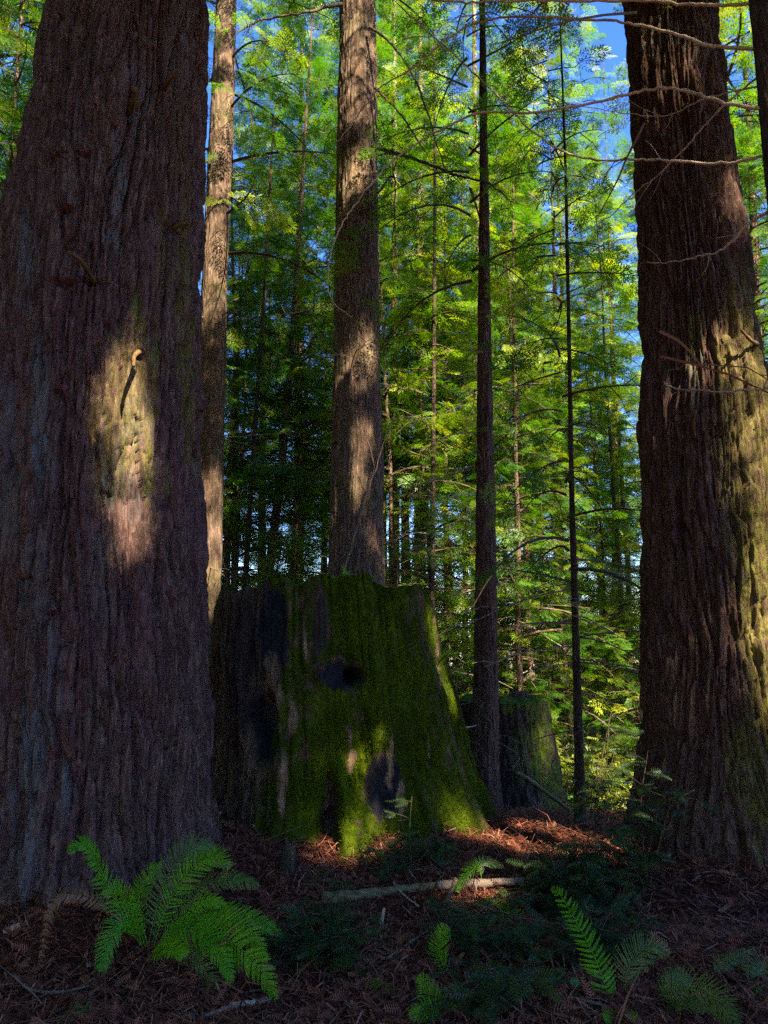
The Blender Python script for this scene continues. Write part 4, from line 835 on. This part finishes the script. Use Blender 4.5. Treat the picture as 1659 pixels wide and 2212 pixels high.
fl = [([(625, 1200), (540, 1050), (450, 900), (425, 830), (390, 760), (345, 735), (295, 775)], (0, -.1, -.25, -.35), .085, M_FERN, (.3, -.6, .8)),
      ([(640, 1180), (680, 1000), (720, 880), (790, 775), (860, 740), (930, 770)], (0, .1, .15, .2), .12, M_FERN_DULL, (0, -.8, .5)),
      ([(660, 1190), (720, 1010), (790, 890), (870, 810), (940, 795), (992, 838)], (0, 0, 0, -.05), .105, M_FERN, (0, -.8, .5)),
      ([(670, 1190), (760, 1050), (850, 940), (950, 895), (1040, 895), (1120, 925)], (0, 0, -.05, -.1), .09, M_FERN_DULL, (0, -.7, .7)),
      ([(640, 1190), (600, 1020), (610, 930), (650, 860), (700, 830)], (0, .15, .25, .3), .08, M_FERN, (0, -.9, .4)),
      ([(630, 1190), (600, 1100), (560, 1065), (510, 1085), (470, 1160), (450, 1230), (440, 1290)], (0, -.15, -.3, -.4), .09, M_FERN, (.5, -.8, .4)),
      ([(620, 1190), (570, 1050), (530, 970), (490, 930), (450, 960)], (0, 0, -.1, -.15), .075, M_FERN, (.3, -.8, .5)),
      ([(650, 1200), (740, 1130), (830, 1100), (900, 1140), (960, 1230), (1000, 1335)], (0, -.2, -.4, -.5), .10, M_FERN, (-.3, -.8, .5)),
      ([(660, 1200), (800, 1110), (920, 1060), (1030, 1090), (1100, 1160), (1145, 1255)], (0, -.1, -.2, -.25), .10, M_FERN, (-.3, -.8, .5)),
      ([(660, 1195), (800, 1080), (920, 1030), (1040, 1040), (1140, 1085), (1220, 1140)], (0, 0, 0, -.05), .085, M_FERN, (-.2, -.7, .7)),
      ([(660, 1210), (800, 1140), (930, 1130), (1040, 1190), (1130, 1290), (1192, 1412)], (0, -.25, -.45, -.5), .115, M_FERN, (-.4, -.8, .4)),
      ([(650, 1220), (760, 1200), (850, 1240), (910, 1330), (945, 1435)], (0, -.2, -.35, -.4), .085, M_FERN_DULL, (-.3, -.8, .3)),
      ([(630, 1220), (625, 1290), (600, 1370), (560, 1450), (500, 1530)], (0, -.15, -.3, -.4), .10, M_FERN_DULL, (.2, -.9, .3)),
      ([(690, 1190), (760, 1090), (850, 1000), (910, 985), (975, 1000)], (0, -.05, -.1, -.1), .07, M_FERN, (-.1, -.7, .7)),
      ([(650, 1200), (690, 1050), (730, 960), (780, 900), (830, 880)], (0, .15, .3, .35), .085, M_FERN_DULL, (0, -.8, .5)),
      ([(640, 1210), (690, 1190), (730, 1180), (770, 1190), (790, 1225)], (0, -.3, -.5, -.55), .075, M_FERN, (0, -.7, .6))]
for i, (pts, dy, w, mt, up) in enumerate(fl):
    px_frond(F, fb, C5(pts), [FYB + d for d in dy], w, mat=mt, up=up, seed=i, n=46 if w > .08 else 34)
px_frond(F, fb, C5([(620, 1190), (500, 1030), (420, 980), (330, 955), (250, 975), (205, 1060), (185, 1180), (165, 1295)]), [FYB, FYB - .05, FYB - .15, FYB - .2], .05, mat=M_FERN_DEAD, nm='dead_frond', seed=40, n=34, fall=.7)
px_frond(F, fb, C5([(620, 1215), (560, 1290), (520, 1370), (470, 1440), (400, 1516)]), [FYB, FYB - .15, FYB - .3], .035, mat=M_FERN_DEAD, nm='dead_frond', seed=41, n=24, fall=.8)

def small_fern(label, base_px, fronds, mats=None, name='fern', group=None):
    b = G(*base_px); t = thing(name, label, 'fern', b, group)
    for i, f in enumerate(fronds):
        pts, dy, w = f[:3]; mt = f[3] if len(f) > 3 else M_FERN; up = f[4] if len(f) > 4 else (0, -.75, .65)
        px_frond(t, b, pts, [b[1] + d for d in dy], w, mat=mt, up=up, seed=int(base_px[0]) + i, n=f[5] if len(f) > 5 else 34)
small_fern('small bright fern arching over the pale weathered log', (1015, 1925), [(C6([(420, 880), (400, 830), (370, 850), (340, 890), (315, 945)]), (0, 0, -.1), .055), (C6([(420, 890), (410, 830), (450, 815), (515, 835)]), (0, .05, .1), .06, M_FERN_DULL)])
small_fern('single upright bright green frond among dark twigs', (965, 2105), [(C6([(290, 1300), (245, 1240), (238, 1180), (250, 1130), (262, 1088)]), (0, 0, 0), .07, M_FERN, (0, -1, .2)), (C6([(285, 1310), (310, 1340), (340, 1380), (365, 1430)]), (0, -.15, -.25), .06, M_FERN)])
small_fern('fern with green frond reaching down beside the dark shrub', (1040, 1950), [(C6([(400, 990), (470, 1000), (540, 1030), (600, 1080), (645, 1150)]), (0, -.1, -.2), .075), (C6([(410, 1000), (380, 1010), (330, 1000), (300, 1030)]), (0, 0, .0), .05, M_FERN_DULL)])
small_fern('long narrow slanting frond with sparse leaflets', (1322, 2168), [(C6([(985, 1430), (968, 1395), (940, 1310), (905, 1220), (860, 1130), (810, 1040), (760, 960), (720, 925)]), (0, .1, .3, .5), .085, M_FERN, (-.2, -1, .2), 26)])
small_fern('arched fern with fine leaflets below the dark redwood base', (1345, 2155), [(C6([(1040, 1370), (1050, 1290), (1090, 1220), (1150, 1180), (1230, 1215)]), (0, 0, -.05), .10, M_FERN_DULL, (-.2, -.9, .3), 44)])
small_fern('broad dull fern with yellow green fronds at the bottom edge', (1420, 2170), [(C6([(1180, 1420), (1220, 1380), (1300, 1365), (1400, 1385), (1470, 1440), (1525, 1520)]), (0, -.2, -.4), .11, M_FERN_DULL, (-.2, -.8, .5), 44), (C6([(1180, 1430), (1230, 1350), (1280, 1310), (1330, 1330)]), (0, .05, .1), .07, M_FERN_DULL), (C6([(1200, 1440), (1260, 1420), (1330, 1420), (1400, 1460)]), (0, -.2, -.4), .08, M_FERN_DULL)])
small_fern('dull wilting fern between the slanting frond and upright frond', (1150, 2140), [(C6([(620, 1400), (660, 1340), (720, 1330), (790, 1370), (840, 1430), (880, 1510)]), (0, -.1, -.25), .07, M_FERN_DULL), (C6([(620, 1400), (650, 1350), (700, 1360), (760, 1420)]), (0, -.15, -.3), .06, M_FERN_DULL)])
small_fern('dark green fern with several fronds at the bottom edge below the upright frond', (930, 2195), [(C6([(270, 1520), (230, 1450), (190, 1380), (150, 1310)]), (0, 0, -.05), .08), (C6([(280, 1530), (240, 1500), (180, 1460), (110, 1480)]), (0, -.1, -.15), .07), (C6([(270, 1520), (270, 1460), (300, 1430)]), (0, 0, 0), .05)])
small_fern('pale fern poking in beyond the twiggy litter at the edge', (1650, 2130), [(C6([(1680, 1340), (1640, 1280), (1600, 1270), (1560, 1290)]), (0, 0, 0), .07, M_FERN_DULL), (C6([(1690, 1380), (1650, 1390), (1600, 1420)]), (0, -.1, -.1), .06)])
small_fern('thin fern frond leaning over the litter near the dark redwood', (1530, 2120), [(C6([(1420, 1300), (1460, 1260), (1520, 1230), (1600, 1190)]), (0, 0, 0), .045, M_FERN_DULL)])
small_fern('little fern tuft cut off by the bottom edge below the arched fern', (1340, 2205), [(C6([(1010, 1540), (990, 1500), (950, 1490)]), (0, -.05, -.1), .05), (C6([(1020, 1540), (1040, 1500), (1090, 1490)]), (0, -.05, -.1), .05)])
small_fern('small fern tuft at the bottom edge under the large sword fern', (170, 2205), [(C5([(360, 1540), (340, 1480), (345, 1440)]), (0, 0, 0), .07, M_FERN_DULL), (C5([(350, 1540), (300, 1500), (260, 1530)]), (0, -.05, -.1), .06, M_FERN_DULL)])
small_fern('tiny yellowish fern on the litter near the dark evergreen shrub', (790, 2140), [(C5([(1570, 1370), (1600, 1350), (1650, 1330)]), (0, 0, 0), .03), (C5([(1600, 1410), (1640, 1380), (1690, 1385)]), (0, -.05, -.05), .05)])
# ferns rooted on the stump's top
def top_fern(label, px, fr):
    b = P(px[0], px[1], 6.75); t = thing('stump_fern', label, 'fern', b)
    for i, pts in enumerate(fr): px_frond(t, b, pts, [6.75, 6.72, 6.65], .05, mat=M_FERN, seed=500 + i, n=16)
top_fern('little fern rooted on the stump top against the tall redwood', (755, 1262), [[(755, 1264), (750, 1245), (740, 1222)], [(757, 1264), (780, 1248), (815, 1245)], [(753, 1264), (725, 1250), (700, 1258)]])

# ------------------------------------------------------------------ shrubs and seedlings of dark flat needles
def shrub(label, bp, stems, name='evergreen_shrub', dens=1.0, spray=.11, mat=M_LEAF_DK, yoff=None, seed=0):
    b0 = G(*bp) if yoff is None else P(bp[0], bp[1], yoff); t = thing(name, label, 'shrub', b0); rg = np.random.default_rng(seed + 600); wd = MB(); lf = MB()
    for pts, y1, bushy in stems:
        n = len(pts); c = curve([P(x, y, b0[1] + (y1) * i / max(1, n - 1)) for i, (x, y) in enumerate(pts)], 14); L = np.linalg.norm(np.diff(c, axis=0), axis=1).sum()
        wd.tube(c, np.linspace(.006, .002, 14), 5)
        for j in range(int(bushy * dens)):
            u = .25 + .75 * rg.random(); k = int(u * 13); a = rg.random() * 6.28; l = (.12 + .28 * rg.random()) * (1.25 - .8 * u)
            d = np.array([np.cos(a), np.sin(a), .15 + .3 * rg.standard_normal()]); s = np.linspace(0, 1, 6)[:, None]; p = c[k] + d * l * s - np.array([0, 0, .25 * l]) * s ** 2
            wd.tube(p, np.linspace(.003, .001, 6), 3)
            m = max(3, int(l / .035)); uu = rg.random(m); q = np.stack([np.interp(uu, s[:, 0], p[:, c_]) for c_ in range(3)], 1)
            a3 = a + rg.choice([-1, 1], m) * R(50) + .3 * rg.standard_normal(m); dr = np.stack([np.cos(a3), np.sin(a3), -.15 + .25 * rg.standard_normal(m)], 1)
            add_sprays(lf, q, dr, np.array([0, -.5, .9]) + .35 * rg.standard_normal((m, 3)), spray * (.6 + .7 * rg.random(m)), 2, 0, rg.random(m))
    obj('stem', wd.build('stem', [M_LIMB], True, b0), t); obj('foliage', lf.build('foliage', [mat], False, b0), t)
shrub('low dark green shrub between the sword fern and the pale log', (690, 2075), [([(690, 2075), (680, 2020), (650, 1960)], .0, 18), ([(690, 2075), (700, 2000), (720, 1930)], .1, 16), ([(690, 2075), (640, 2040), (610, 1990)], -.1, 14), ([(690, 2075), (740, 2040), (780, 1990)], -.1, 12), ([(690, 2075), (695, 1980), (700, 1890)], .15, 8)], seed=1)
shrub('dark shrub with tall bare stems in front of the straight sapling', (1245, 1960), [([(1250, 1960), (1262, 1860), (1285, 1740), (1300, 1640), (1320, 1540)], .35, 16), ([(1245, 1960), (1300, 1830), (1308, 1700), (1315, 1560)], .3, 12), ([(1240, 1960), (1230, 1880), (1215, 1800)], .0, 18), ([(1245, 1960), (1265, 1880), (1270, 1800)], .1, 18), ([(1250, 1960), (1300, 1900), (1330, 1830)], .1, 14), ([(1240, 1960), (1190, 1900), (1160, 1850)], 0, 12), ([(1245, 1960), (1180, 1940), (1130, 1930)], -.1, 10)], seed=2, dens=1.2)
shrub('dusky green shrub under the end of the pale weathered log', (1030, 2060), [([(1030, 2060), (1040, 2000), (1070, 1930)], .05, 18), ([(1030, 2060), (990, 2000), (960, 1960)], .0, 14), ([(1030, 2060), (1080, 2020), (1130, 1990)], 0, 14), ([(1030, 2060), (1040, 2090), (1080, 2110)], -.25, 12)], seed=3, dens=1.1)
shrub('flat needled shrub beside the long slanting frond', (1290, 2070), [([(1290, 2070), (1300, 2010), (1330, 1950)], .1, 16), ([(1290, 2070), (1250, 2030), (1200, 1990)], .0, 14), ([(1290, 2070), (1340, 2030), (1390, 1990)], .05, 14), ([(1290, 2070), (1280, 2000), (1260, 1940)], .2, 12)], seed=4)
shrub('seedling with pale sprays against the base of the thick dark redwood', (1400, 1930), [([(1400, 1930), (1390, 1830), (1385, 1730), (1400, 1620)], .2, 20), ([(1400, 1930), (1420, 1840), (1450, 1740), (1500, 1706)], -.1, 10), ([(1400, 1930), (1370, 1870), (1360, 1810)], .1, 12)], seed=5, name='conifer_seedling', dens=1.0)
shrub('wispy green seedling growing at the foot of the big mossy stump', (890, 1880), [([(890, 1880), (880, 1830), (860, 1790)], .1, 12), ([(890, 1880), (920, 1840), (950, 1800)], .1, 10), ([(890, 1880), (850, 1860), (820, 1830)], 0, 10), ([(890, 1880), (885, 1800), (890, 1720)], .2, 5)], seed=6, name='conifer_seedling')
shrub('shadowed green thicket at the bottom edge beside the slanting frond', (1080, 2180), [([(1080, 2180), (1070, 2130), (1050, 2080)], 0, 14), ([(1080, 2180), (1110, 2140), (1150, 2110)], 0, 12), ([(1080, 2180), (1030, 2150), (990, 2130)], 0, 10)], seed=7)
def sunny_bush(label, px, py, Y, seed, h=.9, n=26):
    X = P(px, py, Y); z = gz(X[0], Y)[0]; b0 = np.array([X[0], Y, z]); t = thing('sunlit_bush', label, 'bush', b0, 'sunlit bushes in the gap'); rg = np.random.default_rng(seed); lf = MB(); wd = MB()
    for i in range(n):
        a = rg.random() * 6.28; e = np.array([.5 * np.cos(a) * rg.random(), .5 * np.sin(a) * rg.random(), h * (.5 + .6 * rg.random())]); wd.tube([np.zeros(3), e * .5 + .03, e], [.008, .005, .002], 3)
        m = 16; u = .3 + .7 * rg.random(m); q = e[None] * u[:, None] + .12 * rg.standard_normal((m, 3)); aa = rg.random(m) * 6.28
        add_sprays(lf, q, np.stack([np.cos(aa), np.sin(aa), .3 * rg.standard_normal(m)], 1), np.array([0, 0, 1.]) + .5 * rg.standard_normal((m, 3)), .2 * (.6 + .7 * rg.random(m)), 1, 0, .5 + .5 * rg.random(m))
    obj('stem', wd.build('stem', [M_LIMB], True), t); obj('foliage', lf.build('foliage', [M_LEAF_FAR], False), t)
sunny_bush('yellow green bush in the gap nearest the straight sapling', 1285, 1760, 10.5, 1)
sunny_bush('yellow green bush in the gap nearest the thick dark redwood', 1365, 1740, 11.5, 2, 1.1)
sunny_bush('yellow green bush low down in the middle of the bright gap', 1330, 1740, 14, 3, 1.4)
sunny_bush('yellow green bush beyond the smaller dark stump', 1210, 1720, 12.5, 4, 1.2)

# ------------------------------------------------------------------ fallen wood
def stick(label, pts, r0, r1, mat=M_STICK, name='fallen_stick', lift=.03, k=8, cat='stick', ys=None):
    c = []
    for i, p in enumerate(pts):
        g = G(*p) if ys is None else P(p[0], p[1], ys[i]); c.append(g + np.array([0, 0, lift if ys is None else 0]))
    c = np.array(c); base = c.mean(0); q = curve(c, 18); q += .10 * r0 * RNG.standard_normal(q.shape)
    b = MB(); b.tube(q, np.linspace(r0, r1, 18) * (1 + .08 * RNG.standard_normal(18)), k)
    tag(obj(name, b.build(name, [mat], True, base), None, tuple(base)), label, cat)
stick('pale weathered log lying on the litter in front of the stump', [(695, 1952), (780, 1944), (860, 1932), (955, 1926)],   .044, .022, M_LOG, 'fallen_log', .03, 14, 'log')
stick('grey bare log end continuing past the pale log into shadow', [(945, 1928), (1040, 1926), (1120, 1920), (1210, 1915)], .028, .022, M_STICK, 'fallen_log', .05, 10, 'log')
stick('short broken stick leaning on the pale log', [(985, 1900), (975, 1925), (962, 1950)], .018, .014, M_LOG, ys=[5.1, 5.0, 4.95])
stick('twisted pale twig crossing the pale log', [(850, 1905), (868, 1930), (905, 1958)], .009, .005, M_PALEBR, ys=[5.35, 5.2, 5.0])
stick('pale split stick lying near the bottom below the sword fern', [(497, 2188), (540, 2182), (585, 2172)], .016, .013, M_CUT)
stick('short dark stick near the bottom beside the split stick', [(440, 2212), (470, 2200), (500, 2188)], .012, .009)
stick('long straight bare stick slanting up beside the upright frond', [(835, 2085), (880, 2052), (925, 2022)], .009, .006, M_STICK)
stick('upright yellow wood splinter standing under the pale log', [(822, 2002), (826, 1982), (830, 1962)], .014, .008, M_CUT, ys=[4.75, 4.75, 4.76])
stick('thin bare stick leaning between the slanting frond and shrub', [(1265, 2125), (1240, 2085), (1222, 2050)], .006, .004, M_STICK)
stick('curved twig lying across the dark shrub', [(1320, 2000), (1280, 1985), (1250, 1983)], .005, .003, M_STICK, ys=[4.5, 4.5, 4.5])
stick('thin curved root lying in the litter beside the sword fern', [(25, 2115), (60, 2150), (120, 2158), (190, 2145)], .010, .006, M_STICK)
stick('slanting bare twig beside the curved root', [(110, 2160), (150, 2120), (185, 2085)], .005, .003, M_STICK)
stick('mossy broken pole leaning against the smaller dark stump', [(1115, 1668), (1150, 1690), (1190, 1720), (1232, 1750)], .03, .02, M_LOG, ys=[8.9, 8.8, 8.7, 8.6], k=9)
stick('pale twig lying at the corner between giant trunk and stump', [(470, 1772), (500, 1766), (530, 1772), (548, 1800)], .014, .006, M_PALEBR, lift=.05)
stick('pale twig slanting over the litter by the stump root', [(965, 1805), (990, 1795), (1030, 1783)], .008, .004, M_STICK)
stick('twig bundle end poking up before the long slanting frond', [(1170, 2080), (1140, 2050), (1100, 2010)], .007, .005, M_STICK)
stick('bare stick along the bottom beneath the wilting fern', [(1230, 2170), (1270, 2178), (1315, 2190)], .009, .006, M_STICK)
# small sawn stub in front of the stump
def sawn():
    b0 = G(618, 1885); r = 15 * b0[1] / FPX
    tz = P(620, 1822, b0[1])[2]; t = thing('sawn_stub', 'small dark sawn stump with a pale slanted top', 'stump', b0); b = MB()
    k = 20; th = np.arange(k) / k * 6.283; hs = np.linspace(-.1, 1, 9); rows = []
    for h in hs:
        rr = r * (1.25 - .3 * max(h, 0)) * (1 + .06 * noise(np.stack([np.cos(th) * 3, np.sin(th) * 3, np.full(k, h * 2)], 1), 3)); z = (tz - b0[2]) * h + (0 if h < 1 else 0) + h * .035 * np.cos(th + .3) * (h > .3)
        rows.append(np.stack([rr * np.cos(th) + .02 * h, rr * np.sin(th), z], 1))
    V = np.concatenate(rows); i = np.arange(8)[:, None] * k; j = np.arange(k)[None]; b.add(V, np.stack([i + j, i + (j + 1) % k, i + k + (j + 1) % k, i + k + j], -1).reshape(-1, 4))
    obj('stub_bark', b.build('stub_bark', [M_BARK_D]), t)
    c = rows[-1] * np.array([.97, .97, 1]) + np.array([0, 0, .003]); b2 = MB(); b2.add(np.concatenate([c, c.mean(0)[None] + np.array([0, 0, .004])]), None, np.stack([np.arange(k), (np.arange(k) + 1) % k, np.full(k, k)], 1)); obj('cut_face', b2.build('cut_face', [M_CUT], False), t)
sawn()
# round leaved seedling
def round_leaf(label, px, leaves):
    b0 = G(*px); t = thing('leafy_seedling', label, 'seedling', b0); s_ = MB()
    for x, y, r in leaves:
        c = P(x, y, b0[1]) - b0; s_.tube(curve([np.zeros(3), c * .5 + np.array([.01, 0, .01]), c], 6), .002, 4)
        th = np.arange(14) / 14 * 6.283; rr = r * b0[1] / FPX; e = np.stack([rr * np.cos(th) * (1 + .1 * np.cos(th)), .3 * rr * np.sin(th) - .004, rr * .85 * np.sin(th)], 1)
        l = MB(); l.add(np.concatenate([c + e, c[None] + np.array([0, .006, 0])]), None, np.stack([np.arange(14), (np.arange(14) + 1) % 14, np.full(14, 14)], 1)); obj('leaf', l.build('leaf', [M_LEAFLET], True), t)
    obj('stem', s_.build('stem', [M_LIMB]), t)
M_LEAFLET = leaf_mat('round_leaf', (0.03, 0.12, 0.05), (0.04, 0.15, 0.06), (0.06, 0.2, 0.08), .3, (1, 1.2, .6), .1)
round_leaf('round green leaf on a thin stem by the slanting frond', (1245, 2150), [(1240, 2121, 9)])
round_leaf('two round green leaves close to the bottom edge', (1145, 2208), [(1135, 2200, 9), (1152, 2200, 8)])
